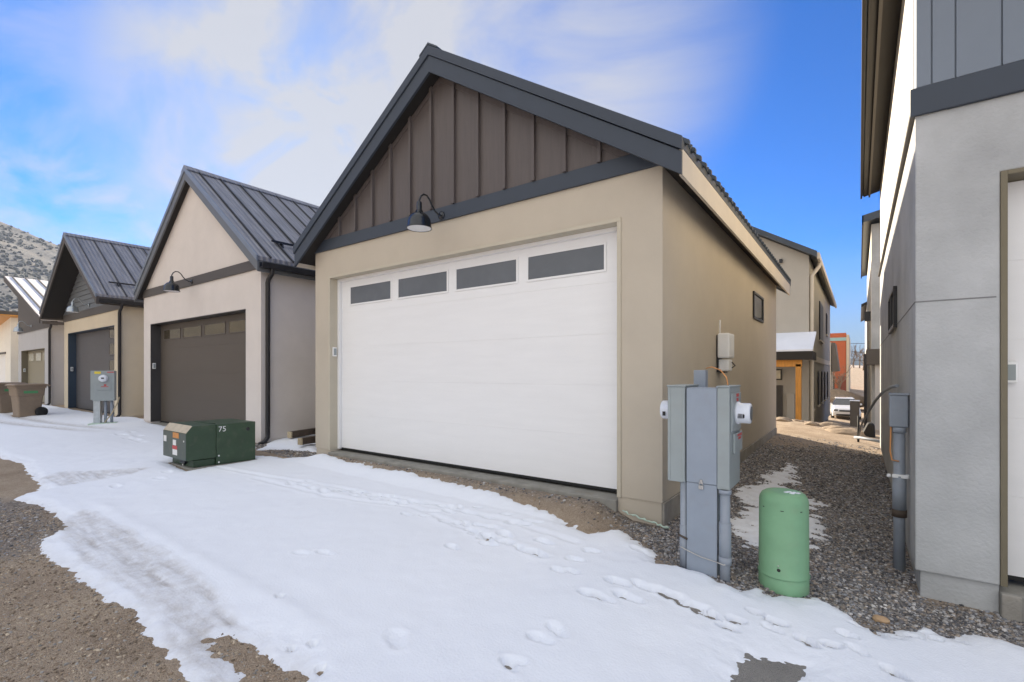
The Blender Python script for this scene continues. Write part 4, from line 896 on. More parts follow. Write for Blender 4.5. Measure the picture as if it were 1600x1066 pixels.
# ---------------------------------------------------------------- more houses behind the row
def back_house(label, x0, x1, y0, y1, base, eave, pitch, wall, roof, windows=(), ridge='y'):
    o = thing('house', label, 'house', ((x0+x1)/2, y0, base)); cxx = (x0+x1)/2; rz = eave + pitch*(x1-x0)/2
    b = MB(); b.prism([(x0, base), (x1, base), (x1, eave), (cxx, rz), (x0, eave)], 'y', y0, y1); b.build('wall', wall, o)
    g = MB()
    for s_ in (-1, 1):
        xe = cxx + s_*((x1-x0)/2+0.35); g.prism([(cxx, rz+0.02), (xe, eave+0.02-pitch*0.35), (xe, eave+0.24-pitch*0.35), (cxx, rz+0.24)], 'y', y0-0.4, y1+0.4)
    g.build('roof', roof, o)
    for (ax, p0, p1, za, zb_) in windows:
        f = MB()
        if ax == 'x0': f.box(x0-0.04, x0-0.001, p0, p1, za, zb_)
        elif ax == 'x1': f.box(x1+0.001, x1+0.04, p0, p1, za, zb_)
        else: f.box(p0, p1, y0-0.04, y0-0.001, za, zb_)
        wf_ = f.build('window', 'black_metal', o)
        f = MB()
        if ax == 'x0': f.box(x0-0.046, x0-0.041, p0+0.07, p1-0.07, za+0.07, zb_-0.07)
        elif ax == 'x1': f.box(x1+0.041, x1+0.046, p0+0.07, p1-0.07, za+0.07, zb_-0.07)
        else: f.box(p0+0.07, p1-0.07, y0-0.046, y0-0.041, za+0.07, zb_-0.07)
        f.build('window_pane', 'pane_dark', wf_)
    return o
back_house('dark teal roofed house seen just past the stucco house', -7.5, -1.70, 38.4, 39.6, -3.6, 5.0, 0.75, 'stucco_house', 'teal_roof')
# right side rear house
f2 = thing('house', 'pale grey two storey house behind the concrete garage on the right', 'house', (4, 21, -2.2))
MB().box(0.36, 7.5, 21, 32, -3.0, 5.2).build('wall', 'concrete', f2)
MB().box(0.355, 0.3595, 21.0, 32, -3.0, 5.2).build('side_render', 'stucco_white', f2)
MB().prism([(0.09, 5.2), (7.8, 6.9), (7.8, 7.15), (0.09, 5.45)], 'y', 20.6, 32.3).build('roof', 'roof_slate', f2)
MB().box(0.09, 0.13, 20.6, 32.3, 5.12, 5.45).build('eave_board', 'dark_soffit', f2)
MB().box(0.2, 1.6, 19.2, 20.98, 0.25, 0.75).build('porch_roof', 'brown_trim', f2)
MB().box(0.42, 0.58, 19.3, 19.46, -2.4, 0.248).build('porch_post', 'stucco_grey', f2)
MB().box(0.62, 1.6, 20.9, 20.98, -2.4, 0.248).build('porch_wall', 'dark_soffit', f2)
MB().box(0.17, 0.355, 22.0, 22.2, 1.9, 2.25).build('wall_light', 'black_metal', f2)
g_ = back_house('small far house beyond the pale grey house on the right', 0.5, 8, 47, 60, -4, 5.3, 0.5, 'stucco_grey', 'dark_soffit')
# hidden rear houses that close the row and shade the lane
for i, (xa, xb, lb) in enumerate(((-20.5, -12.5, 'stucco house behind the beige gable garage, hidden from the lane'), (-29.5, -22, 'stucco house behind the cream garage'), (-40, -31, 'stucco house behind the lean-to garage'))):
    pass

# ---------------------------------------------------------------- far orange buildings
def at(u, v, Y): return onY(u, v, Y)
Yo = 75.0
ob = thing('commercial_building', 'tall orange building with teal band at the end of the alley', 'building', (at(1310, 600, Yo).x, Yo, -4))
a = at(1296, 521, Yo); c = at(1322, 612, Yo)
MB().box(a.x-6, c.x, Yo, Yo+14, -6, at(1300, 521, Yo).z).build('wall', 'orange_wall', ob)
MB().box(a.x-6, c.x+0.03, Yo-0.06, Yo-0.002, at(1300, 533, Yo).z, at(1300, 528, Yo).z).build('teal_band', 'teal', ob)
MB().box(at(1309, 600, Yo).x, c.x+0.02, Yo-0.08, Yo-0.002, -6, at(1300, 588, Yo).z).build('lower_wall', 'rust_wall', ob)
MB().box(at(1298, 600, Yo).x, at(1304, 600, Yo).x, Yo-0.1, Yo-0.003, -6, at(1300, 588, Yo).z).build('storefront_glass', 'pane_dark', ob)
MB().box(c.x+0.031, c.x+0.3, Yo-0.1, Yo+14, -6, at(1300, 524, Yo).z).build('end_pier', 'stucco_cream', ob)
oc = thing('shed', 'low bright orange building with sloping roof beside the tall orange one', 'building', (at(1330, 610, 110).x, 110, -4))
a = at(1321, 0, 110).x; c = at(1338, 0, 110).x
MB().prism([(a, -8), (c, -8), (c, at(1338, 602, 110).z), (a, at(1321, 596, 110).z)], 'y', 110, 125).build('wall', 'orange_wall', oc)
MB().prism([(a-0.3, at(1321, 596, 110).z), (c+0.5, at(1338, 602, 110).z-0.1), (c+0.5, at(1338, 602, 110).z+0.25), (a-0.3, at(1321, 596, 110).z+0.35)], 'y', 109.5, 126).build('roof', 'cream_board', oc)
aw = thing('awning_house', 'stucco corner with dark sloping canopy beyond the house downpipe', 'building', (-2, 56, -4))
p = [(at(1300, 535, 56).x, at(1300, 535, 56).z), (at(1305, 536, 56).x, at(1305, 536, 56).z), (at(1311, 580, 56).x, at(1311, 580, 56).z), (at(1300, 581, 56).x, at(1300, 581, 56).z)]
MB().prism(p, 'y', 56, 60).build('canopy', 'siding_dark', aw)
MB().box(-6, at(1298.5, 600, 56).x, 56, 60, -4.5, at(1300, 535, 56).z).build('wall', 'stucco_house', aw)

# ================================================================ UTILITIES AND LOOSE OBJECTS
# meter pedestal at the alley mouth
gx, gy = -0.98, 3.95; gzb = Gf(gx, gy)
mp_ = thing('meter_pedestal', 'grey electric meter pedestal with meters on both sides at the alley mouth', 'electric pedestal', (gx, gy, gzb))
PY = 3.85; TOPZ = -0.114
b = MB(); b.box(-1.098, -0.873, PY+0.012, PY+0.20, gzb-0.2, TOPZ-0.006); b.box(-1.098, -0.873, PY, PY+0.012, -0.858, TOPZ-0.012).box(-1.098, -0.873, PY+0.003, PY+0.012, gzb-0.2, -0.863)
b.build('column', 'util_blue', mp_, bevel=0.003)
b = MB(); b.box(-1.245, -1.108, PY-0.005, PY+0.385, -0.868, TOPZ); lb = b.build('meter_box', 'util_grey', mp_, bevel=0.006)
MB().box(-1.250, -1.103, PY-0.012, PY+0.39, TOPZ-0.0, TOPZ+0.012).build('lid', 'util_grey', lb, bevel=0.003)
MB().box(-1.240, -1.222, PY-0.009, PY-0.0055, -0.86, TOPZ-0.02).box(-1.13, -1.112, PY-0.009, PY-0.0055, -0.86, TOPZ-0.02).build('box_flange', 'util_grey', lb, bevel=0.001)
b = MB(); b.box(-0.870, -0.782, PY-0.005, PY+0.385, -0.885, TOPZ); rbx = b.build('meter_box', 'util_grey', mp_, bevel=0.006)
MB().box(-0.875, -0.776, PY-0.012, PY+0.39, TOPZ, TOPZ+0.012).build('lid', 'util_grey', rbx, bevel=0.003)
MB().box(-0.7815, -0.770, PY+0.03, PY+0.36, -0.45, -0.16).build('meter_cover', 'util_grey', rbx, bevel=0.004)
MB().box(-0.7815, -0.764, PY+0.10, PY+0.38, -0.62, -0.47).build('breaker_flap', 'util_grey', rbx, bevel=0.004)
MB().box(-0.7695, -0.768, PY+0.18, PY+0.27, -0.19, -0.165).box(-0.7695, -0.768, PY+0.19, PY+0.25, -0.225, -0.20).build('warning_label', 'red_sticker', rbx)
MB().box(-0.7635, -0.762, PY+0.19, PY+0.35, -0.50, -0.482).box(-0.7635, -0.762, PY+0.22, PY+0.32, -0.525, -0.508).build('warning_label', 'red_sticker', rbx)
cy, cz = PY+0.19, -0.315
m1 = MB().lathe((-0.770, cy, cz), [(0.088, 0.0), (0.088, 0.02), (0.078, 0.024), (0.078, 0.092), (0.074, 0.102), (0.066, 0.104), (0.0, 0.104)], (1, 0, 0), 40).build('meter', 'meter_white', rbx)
MB().lathe((-0.665, cy, cz), [(0.055, 0.0), (0.055, 0.002), (0.0, 0.002)], (1, 0, 0), 30).build('meter_dial', 'meter_dial', rbx)
b = MB()
for k in range(5): b.box(-0.748+k*0.009, -0.743+k*0.009, cy-0.0795, cy-0.0775, cz-0.035, cz+0.0)
b.box(-0.712, -0.700, cy-0.0795, cy-0.0775, cz-0.03, cz-0.005); b.build('meter_marking', 'black_ink', rbx)
MB().lathe((-1.246, cy, cz), [(0.088, 0.0), (0.088, 0.02), (0.078, 0.024), (0.078, 0.092), (0.074, 0.102), (0.0, 0.104)], (-1, 0, 0), 40).build('meter', 'meter_white', lb)
b = MB(); b.box(-1.325, -1.30, cy-0.0795, cy-0.0775, cz-0.045, cz-0.01); b.build('meter_marking', 'black_ink', lb)
# padlock
pk = MB().box(-1.003, -0.968, PY-0.02, PY-0.001, -0.902, -0.872).build('padlock', 'steel', mp_, bevel=0.004)
MB().tube([(-0.998, PY-0.01, -0.872), (-0.998, PY-0.01, -0.853), (-0.992, PY-0.01, -0.842), (-0.980, PY-0.01, -0.842), (-0.974, PY-0.01, -0.853), (-0.974, PY-0.01, -0.872)], 0.0035, 8).box(-0.995, -0.977, PY-0.008, PY-0.0005, -0.86, -0.83).build('shackle', 'steel', pk)
# conduits under the two boxes
b = MB(); X = -1.128; b.tube([(X, PY+0.03, -0.868), (X, PY+0.03, gzb-0.15)], 0.026, 18); b.tube([(X, PY+0.03, -1.21), (X, PY+0.03, -1.55)], 0.030, 18); b.build('conduit', 'pvc_grey', mp_)
b = MB(); X = -0.818; b.tube([(X, PY+0.02, -0.885), (X, PY+0.02, gzb-0.15)], 0.036, 20); b.tube([(X, PY+0.02, -0.885), (X, PY+0.02, -0.915)], 0.045, 20)
b.tube([(X, PY+0.02, -1.13), (X, PY+0.02, -1.43)], 0.043, 20); b.tube([(X, PY+0.02, -1.39), (X, PY+0.02, -1.45)], 0.046, 20); b.build('conduit', 'pvc_grey', mp_)
MB().tube([(-1.155, PY-0.005, -1.375), (-1.128, PY-0.012, -1.38), (-1.098, PY-0.004, -1.395), (-0.99, PY-0.006, -1.425), (-0.873, PY-0.006, -1.44), (-0.82, PY-0.032, -1.44), (-0.772, PY+0.01, -1.435)], 0.004, 6).build('wire_tie', 'steel', mp_)
MB().tube([(-1.160, PY+0.01, -1.29), (-1.13, PY-0.006, -1.295), (-1.09, PY-0.003, -1.31)], 0.009, 6).build('pipe_clamp', 'timber_wet', mp_)
b = MB(); b.box(-1.165, -1.065, 4.30, 4.38, gzb-0.1, 0.02); bx2 = b.build('rear_post', 'util_blue', mp_, bevel=0.004)
MB().tube([(-1.06, 4.30, 0.035), (-1.00, 4.24, 0.045), (-0.92, 4.18, 0.02), (-0.86, 4.12, -0.04), (-0.84, 4.08, -0.11)], 0.005, 8).build('ground_wire', 'copper', mp_)

# green pedestal
pxx, pyy = -0.457, 4.09; pz = Gf(pxx, pyy)
gp = thing('telecom_pedestal', 'light green round topped steel pedestal standing in gravel and snow by the alley', 'utility pedestal', (pxx, pyy, pz))
r0 = 0.166; tz = -0.885
MB().lathe((pxx, pyy, 0), [(r0, pz-0.15), (r0, pz+0.10), (r0-0.003, pz+0.104)], (0, 0, 1), 56).build('base', 'pedestal_green', gp)
MB().lathe((pxx, pyy, 0), [(r0+0.006, pz+0.105), (r0+0.007, pz+0.11), (r0-0.001, pz+0.118), (r0-0.003, tz-0.07), (r0-0.008, tz-0.045), (r0-0.022, tz-0.020), (r0-0.045, tz-0.006), (r0-0.07, tz-0.001), (0.06, tz), (0, tz+0.001)], (0, 0, 1), 56).build('cover', 'pedestal_green', gp)
fx = Vector((0-pxx, 0-pyy, 0)).normalized(); sd_ = Vector((-fx.y, fx.x, 0))
def onp(a, z, rr): d = fx*math.cos(a)+sd_*math.sin(a); return Vector((pxx, pyy, 0)) + d*rr + Vector((0, 0, z))
for k, (a, z, wd) in enumerate(((-0.05, tz-0.115, 0.016), (0.75, tz-0.115, 0.012), (-0.9, tz-0.11, 0.01))):
    MB().tube([onp(a-wd*4, z, r0-0.0025), onp(a, z-0.001, r0-0.0025), onp(a+wd*4, z, r0-0.0025)], 0.003, 6).build('slot', 'black_ink', gp)
o_ = onp(-0.18, pz+0.17, r0-0.004); MB().lathe(o_, [(0.012, 0.0), (0.012, 0.004), (0, 0.004)], onp(-0.18, 0, 1)-onp(-0.18, 0, 0), 16).build('lock_hole', 'black_ink', gp)
o_ = onp(-0.20, pz+0.20, r0-0.004); MB().lathe(o_, [(0.006, 0.0), (0.004, 0.006), (0, 0.006)], onp(-0.18, 0, 1)-onp(-0.18, 0, 0), 12).build('bolt', 'steel', gp)
b = MB(); rr_ = random.Random(5)
for k in range(9): b.lathe((pxx+0.055+rr_.uniform(-.035, .045), pyy-0.04+rr_.uniform(-.03, .03), tz-0.001), [(rr_.uniform(.010, .022), 0), (0.010, 0.004), (0, 0.006)], (0, 0, 1), 9)
b.build('snow_crumbs', 'porch_snow', gp)

# transformer
tzb = -1.42
tr = thing('transformer', 'dark green pad mounted transformer numbered 75 sitting in the snow', 'transformer', (-8.33, 3.35, Gf(-8.33, 3.3)))
X0, X1 = -8.75, -7.89; Yf_, Ym, Yb_ = 2.835, 3.235, 3.82; Zt = -0.79
MB().box(X0-0.03, X1+0.03, 2.90, Yb_+0.04, tzb-0.12, tzb+0.012).build('pad', 'slab', tr, bevel=0.01)
tk = MB().box(X0+0.01, X1-0.004, Ym+0.004, Yb_, tzb+0.015, Zt-0.002).build('tank', 'transformer_green', tr, bevel=0.008)
MB().box(X0+0.04, X1-0.04, 2.94, Ym, tzb+0.015, -1.30).build('sill', 'transformer_green', tr, bevel=0.006)
hd = MB().prism([(Yf_, -1.29), (Ym-0.003, -1.29), (Ym-0.003, Zt), (2.915, Zt), (Yf_, -0.89)], 'x', X0, X1).build('hood', 'transformer_green', tr, bevel=0.006)
MB().box(X0+0.004, X1-0.004, Yf_-0.006, Yf_-0.0005, -1.285, -0.895).build('hood_front', 'transformer_face', hd)
MB().add([(X0+0.006, Yf_-0.004, -0.886), (X1-0.006, Yf_-0.004, -0.886), (X1-0.006, 2.913, -0.785), (X0+0.006, 2.913, -0.785), (X0+0.006, Yf_+0.002, -0.89), (X1-0.006, Yf_+0.002, -0.89), (X1-0.006, 2.917, -0.79), (X0+0.006, 2.917, -0.79)],
    [(0,1,2,3), (7,6,5,4), (0,4,5,1), (1,5,6,2), (2,6,7,3), (3,7,4,0)]).build('faded_edge', 'faded_cap', hd)
MB().box(X0+0.1, X1-0.1, Ym-0.02, Ym+0.03, Zt-0.0, Zt+0.012).build('hinge', 'transformer_green', tk)
def st(x0, x1, z0, z1, m, nm): MB().box(x0, x1, Yf_-0.009, Yf_-0.0065, z0, z1).build(nm, m, hd)
st(-8.72, -8.61, -1.06, -0.97, 'white_sticker', 'info_label'); st(-8.36, -8.14, -0.98, -0.90, 'orange_sticker', 'caution_label')
st(-8.36, -8.24, -1.09, -1.01, 'white_sticker', 'info_label'); st(-8.38, -8.20, -1.15, -1.095, 'red_sticker', 'danger_label'); st(-8.37, -8.20, -1.235, -1.152, 'white_sticker', 'danger_text')
st(-7.97, -7.945, -1.02, -0.995, 'white_sticker', 'info_label')
lk = MB().box(-8.30, -8.14, 2.90, 2.942, -1.37, -1.31).build('latch', 'black_metal', tr, bevel=0.004)
MB().lathe((-8.24, 2.93, -1.395), [(0.02, 0), (0.02, 0.02), (0, 0.02)], (0, -1, 0), 12).build('bolt', 'steel', tr)
MB().lathe((X1-0.004, 3.70, -0.90), [(0.028, 0), (0.028, 0.006), (0, 0.006)], (1, 0, 0), 16).build('plug', 'black_metal', tk)
for zz_ in (-1.27, -1.37): MB().lathe((X1-0.004, Ym+0.04, zz_), [(0.014, 0), (0.010, 0.008), (0, 0.008)], (1, 0, 0), 10).build('bolt', 'plastic_white', tr)
mx = Matrix(((0, 0, 1, X1-0.003), (1, 0, 0, Ym+0.03), (0, 1, 0, -0.905), (0, 0, 0, 1)))
text_mesh('75', 0.115, 'number', 'white_sticker', tk, mx, 0.002)

# far meter pedestal by the charcoal door
mx0, my0 = -15.92, 3.85; mz = Gf(mx0, my0)
f = thing('meter_pedestal', 'grey electric meter pedestal with round meter facing the lane beside the charcoal garage door', 'electric pedestal', (mx0, my0, mz), R(60))
def L_(b, nm, m, p=f, bv=0.0): return b.build(nm, m, p, bevel=bv, local=True)
H0 = 0.62; H1 = 1.40
bx_ = L_(MB().box(-0.21, 0.24, -0.12, 0.05, H0, H1), 'meter_box', 'util_grey', bv=0.006)
L_(MB().box(-0.27, -0.215, -0.06, 0.12, H0+0.03, H1), 'side_box', 'util_grey', bv=0.005)
L_(MB().box(-0.12, 0.17, -0.135, -0.121, H0+0.28, H0+0.46), 'breaker_flap', 'util_grey', bx_, 0.004)
L_(MB().lathe((0.02, -0.12, H0+0.58), [(0.095, 0), (0.095, 0.02), (0.085, 0.025), (0.085, 0.09), (0.07, 0.10), (0, 0.10)], (0, -1, 0), 30), 'meter', 'meter_white', bx_)
L_(MB().box(-0.005, 0.055, -0.2235, -0.221, H0+0.57, H0+0.605), 'meter_dial', 'black_ink', bx_)
L_(MB().box(-0.17, -0.04, -0.1235, -0.121, H1-0.08, H1-0.02), 'yellow_label', 'yellow_sticker', bx_)
L_(MB().box(0.09, 0.23, -0.1235, -0.121, H1-0.05, H1-0.025), 'red_label', 'red_sticker', bx_)
L_(MB().box(-0.03, 0.12, -0.1385, -0.1355, H0+0.36, H0+0.375).box(0.03, 0.08, -0.1385, -0.1355, H0+0.385, H0+0.43), 'red_label', 'red_sticker', bx_)
L_(MB().box(-0.20, -0.06, -0.10, 0.06, -0.1, H0-0.001), 'column', 'galvanised', bv=0.004)
for xx in (0.03, 0.16): L_(MB().tube([(xx, -0.03, -0.1), (xx, -0.03, H0)], 0.032, 14), 'conduit', 'pvc_grey')
L_(MB().tube([(0.31, 0.0, H0+0.09), (0.28, -0.02, H0-0.05), (0.17, -0.1, H0-0.35), (0.05, -0.16, 0.06)], 0.014, 8), 'hose', 'timber')
L_(MB().box(-0.28, 0.30, -0.22, 0.16, -0.08, 0.05), 'base_frame', 'foam_green', bv=0.01)

# wheeled bins
def bin_(label, x, y, rz):
    o = thing('wheeled_bin', label, 'bin', (x, y, Gf(x, y)+0.02), rz, 'brown wheeled bins on the snow')
    def loop(w0, d0, z, n=6, cr=0.05, dy=0.0):
        pts = []
        for cx_, cy_, a0 in ((w0/2-cr, d0/2-cr, 0), (-w0/2+cr, d0/2-cr, 90), (-w0/2+cr, -d0/2+cr, 180), (w0/2-cr, -d0/2+cr, 270)):
            for k in range(n): a = R(a0+90*k/(n-1)); pts.append((cx_+cr*math.cos(a), cy_+cr*math.sin(a)+dy, z))
        return pts
    rings = [loop(0.50, 0.50, 0.0), loop(0.55, 0.56, 0.45), loop(0.57, 0.59, 0.62), loop(0.61, 0.64, 0.64), loop(0.63, 0.67, 0.86), loop(0.68, 0.72, 0.87), loop(0.68, 0.72, 0.93)]
    n = len(rings[0]); b = MB(); b.add([p for r_ in rings for p in r_], [(i*n+k, i*n+(k+1) % n, (i+1)*n+(k+1) % n, (i+1)*n+k) for i in range(len(rings)-1) for k in range(n)], False)
    b.f.append(tuple(range(n))); b.sm.append(False); b.f.append(tuple((len(rings)-1)*n+k for k in range(n))); b.sm.append(False)
    b.build('body', 'bin_brown', o, local=True)
    rl = [loop(0.72, 0.80, 0.932), loop(0.73, 0.81, 0.965), loop(0.66, 0.72, 0.99), loop(0.4, 0.45, 1.0)]
    b = MB(); b.add([p for r_ in rl for p in r_], [(i*n+k, i*n+(k+1) % n, (i+1)*n+(k+1) % n, (i+1)*n+k) for i in range(3) for k in range(n)], True)
    b.f.append(tuple(range(n))[::-1]); b.sm.append(False); b.f.append(tuple(3*n+k for k in range(n))); b.sm.append(False)
    b.build('lid', 'bin_brown', o, local=True)
    MB().tube([(-0.25, 0.40, 0.90), (-0.25, 0.46, 0.94), (0.25, 0.46, 0.94), (0.25, 0.40, 0.90)], 0.016, 8).build('handle', 'bin_brown', o, local=True)
    for s_ in (-1, 1):
        wl = MB().lathe((s_*0.27, 0.24, 0.13), [(0.06, 0), (0.14, 0.0), (0.15, 0.012), (0.15, 0.045), (0.14, 0.057), (0.05, 0.057)], (s_, 0, 0), 24).build('wheel', 'rubber', o, local=True)
    MB().box(0.318, 0.327, -0.17, 0.15, 0.71, 0.78).build('label_plate', 'label_green', o, local=True)
    return o
bin_('brown wheeled bin in front of the olive garage door, wheel showing', -20.75, 3.15, R(8))
bin_('brown wheeled bin cut by the left edge of the photo', -23.05, 3.0, R(15))

# boxes on the side wall of the main garage
wb = thing('network_box', 'white utility box with short antenna on the tan side wall', 'utility box', (XR, 6.9, 0.3))
b_ = MB().box(XR+0.02, XR+0.17, 6.74, 7.06, 0.19, 0.52).build('upper_box', 'plastic_white', wb, bevel=0.02)
MB().box(XR+0.172, XR+0.176, 6.80, 7.0, 0.25, 0.46).build('cover_panel', 'plastic_white', b_, bevel=0.004)
MB().tube([(XR+0.04, 6.80, 0.52), (XR+0.04, 6.80, 0.70)], 0.009, 8).build('antenna', 'plastic_white', wb)
MB().box(XR+0.0005, XR+0.02, 6.78, 7.0, 0.0, 0.5).build('back_plate', 'black_metal', wb)
lb_ = MB().box(XR+0.02, XR+0.15, 6.80, 7.02, 0.02, 0.175).build('lower_box', 'plastic_white', wb, bevel=0.015)
MB().tube([(XR+0.152, 6.98, 0.06), (XR+0.19, 6.99, 0.09), (XR+0.155, 6.97, 0.14)], 0.008, 6).build('cable_loop', 'black_metal', wb)
MB().box(XR+0.03, XR+0.10, 6.84, 6.96, -0.01, 0.015).build('cable_gland', 'black_metal', wb)

# conduit riser on the right wall
cr = thing('conduit_riser', 'grey conduit riser with junction box on the concrete alley wall', 'conduit', (0.27, 5.15, Gf(0.27, 5.15)))
CX, CY = 0.268, 5.12
MB().box(CX-0.062, CX+0.062, CY-0.04, CY+0.09, -0.455, -0.19).build('junction_box', 'pvc_grey', cr, bevel=0.01)
MB().box(CX-0.066, CX+0.069, CY-0.045, CY+0.095, -0.189, -0.175).build('box_lid', 'pvc_grey', cr, bevel=0.004)
b = MB(); b.tube([(CX+0.005, CY, -0.456), (CX+0.005, CY, -1.85)], 0.040, 20); b.tube([(CX+0.005, CY, -0.456), (CX+0.005, CY, -0.50)], 0.048, 20); b.tube([(CX+0.005, CY, -0.86), (CX+0.005, CY, -1.14)], 0.047, 20)
b.build('conduit', 'pvc_grey', cr)
MB().tube([(CX+0.005, CY, -1.14), (CX+0.005, CY, -1.20)], 0.051, 20).build('tape_wrap', 'timber_wet', cr)
MB().tube([(CX-0.05, CY-0.01, -0.45), (CX-0.055, CY-0.015, -0.66), (CX-0.045, CY-0.03, -0.73), (CX+0.0, CY-0.045, -0.735)], 0.006, 8).build('ground_wire', 'copper', cr)
MB().box(CX-0.045, CX+0.06, CY-0.046, CY-0.03, -0.875, -0.845).box(CX+0.045, CX+0.068, CY-0.03, CY+0.02, -0.875, -0.845).build('strap', 'plastic_white', cr, bevel=0.004)
MB().lathe((CX-0.065, CY-0.03, -0.86), [(0.015, 0), (0.015, 0.02), (0, 0.02)], (0, -1, 0), 14).build('plug', 'plastic_white', cr)
MB().box(CX+0.0625, CX+0.0685, CY+0.0, CY+0.05, -0.30, -0.22).build('wall_bracket', 'pvc_grey', cr)
hs = [(RX-0.01, 6.2, 0.0-0.02), (RX-0.08, 6.7, -0.03), (RX-0.12, 7.8, -0.12)]
pts = []
for (u, v, Y) in ((1402, 603, 5.9), (1392, 605, 6.4), (1380, 612, 7.2), (1368, 626, 8.2), (1356, 645, 9.4), (1347, 662, 10.5), (1342, 680, 11.4)):
    p_ = onY(u, v, Y); pts.append((min(p_.x, RX-0.012), p_.y, p_.z))
tag(MB().tube(pts, 0.016, 10).build('cable', 'pvc_grey'), 'grey flexible cable arching from the concrete wall down to the alley dirt', 'cable')

# cabinet, pipe, debris in the alley beyond
cb = thing('utility_cabinet', 'narrow brown utility cabinet with snow on top, beyond the alley mound', 'cabinet', (-0.1, 18, -1.9))
a_, c_2 = onY(1328, 627, 18), onY(1343, 668, 18)
bb = MB().box(a_.x, c_2.x, 18, 18.25, -2.3, a_.z).build('body', 'siding_dark', cb, bevel=0.01)
MB().box(a_.x-0.01, c_2.x+0.01, 17.98, 18.27, a_.z+0.001, a_.z+0.03).build('snow_cap', 'porch_snow', cb, bevel=0.01)
MB().box(a_.x+0.03, c_2.x-0.03, 17.985, 17.999, -2.1, a_.z-0.05).build('cabinet_door', 'siding_dark', cb, bevel=0.003)
pp = [onY(1336, 687, 12.7), onY(1345, 688, 12.5), onY(1376, 694, 12.0)]
tag(MB().tube([(p_.x, p_.y, p_.z+0.05) for p_ in pp], 0.03, 10).build('pipe', 'pvc_grey'), 'grey plastic pipe lying across the far alley', 'pipe')
a_ = onY(1341, 655, 12.9); tag(MB().tube([(a_.x, 12.9, Gf(a_.x, 12.9)-0.1), (a_.x+0.005, 12.9, -0.95)], 0.022, 8).build('marker_post', 'rubber'), 'thin black marker post at the far alley end', 'post')
b = MB()
a_ = onY(1352, 677, 14.0); b.prism([(a_.x-0.05, -1.75), (a_.x+0.20, -1.75), (a_.x+0.18, -1.22), (a_.x+0.05, -1.18), (a_.x-0.06, -1.45)], 'y', 14.0, 14.4)
tag(b.build('tarp_bundle', 'rubber', None, bevel=0.05), 'black covered bundle beside the brown cabinet', 'bundle')

# rocks on the mound
def rock(label, x, y, z, s, sc, seed, m='rock', group=None):
    bm = bmesh.new(); bmesh.ops.create_icosphere(bm, subdivisions=3, radius=1.0); rr = random.Random(seed)
    o1, o2 = rr.uniform(0, 50), rr.uniform(0, 50)
    from mathutils import noise as mn
    for v in bm.verts:
        n = mn.noise(v.co*1.3 + Vector((o1, o2, 0)))*0.45 + mn.noise(v.co*3.5+Vector((o2, o1, 3)))*0.12
        v.co = v.co*(1+n); v.co.x *= sc[0]; v.co.y *= sc[1]; v.co.z *= sc[2]
    bm.transform(Matrix.Scale(s, 4)); me = bpy.data.meshes.new('rock'); bm.to_mesh(me); bm.free()
    for p_ in me.polygons: p_.use_smooth = True
    me.materials.append(M[m]); o = bpy.data.objects.new('rock', me); COL.objects.link(o); o.location = (x, y, z)
    return tag(o, label, 'rock', group)
for i, (u, v, Y, s, sc, lb) in enumerate(((1222, 668, 15.3, 0.26, (1.5, 1, 0.5), 'flat tan rock on the mound under the small porch door'), (1268, 671, 15.0, 0.16, (1.3, 1, 0.8), 'small tan rock on the mound at the foot of the house downpipe'),
      (1292, 669, 15.2, 0.28, (1.5, 1.1, 0.55), 'pale broad rock on the mound crest below the parked car'), (1304, 676, 14.6, 0.30, (1.1, 1, 0.5), 'darker brown rock in front of the pale one on the mound'),
      (1326, 678, 14.2, 0.34, (1.7, 1.1, 0.5), 'widest sandy rock on the mound in front of the brown cabinet'), (1247, 670, 15.6, 0.13, (1.3, 1, 0.6), 'little rock right of the orange porch post'))):
    p_ = onY(u, v, Y); rock(lb, p_.x, Y, Gf(p_.x, Y)-0.02, s*0.8, sc, 11+i)
x, y = PG(1377, 973); rock('rounded orange stone on the gravel near the concrete wall', x, y, Gf(x, y)+0.015, 0.036, (1.25, 0.9, 0.75), 3, 'orange_rock')

# lumber in the gap
for lb, (u, v, Y), ln in (('timber offcut with pale sawn end lying on the snow, the rear one', (452, 679, 4.98), 1.1), ('timber offcut with pale sawn end lying on the snow, the front one', (468, 684, 4.72), 1.2)):
    p_ = onY(u, v, Y); z = Gf(p_.x, Y)+0.14; o = thing('timber_offcut', lb, 'timber', (p_.x, Y, z), R(106 if ln < 1.15 else 101), 'timber offcuts in the gap')
    MB().box(0.03, ln, -0.05, 0.05, -0.05, 0.07).build('beam', 'timber_wet', o, local=True, bevel=0.004)
    MB().box(0.0, 0.029, -0.05, 0.05, -0.05, 0.07).build('sawn_end', 'timber', o, local=True, bevel=0.003)

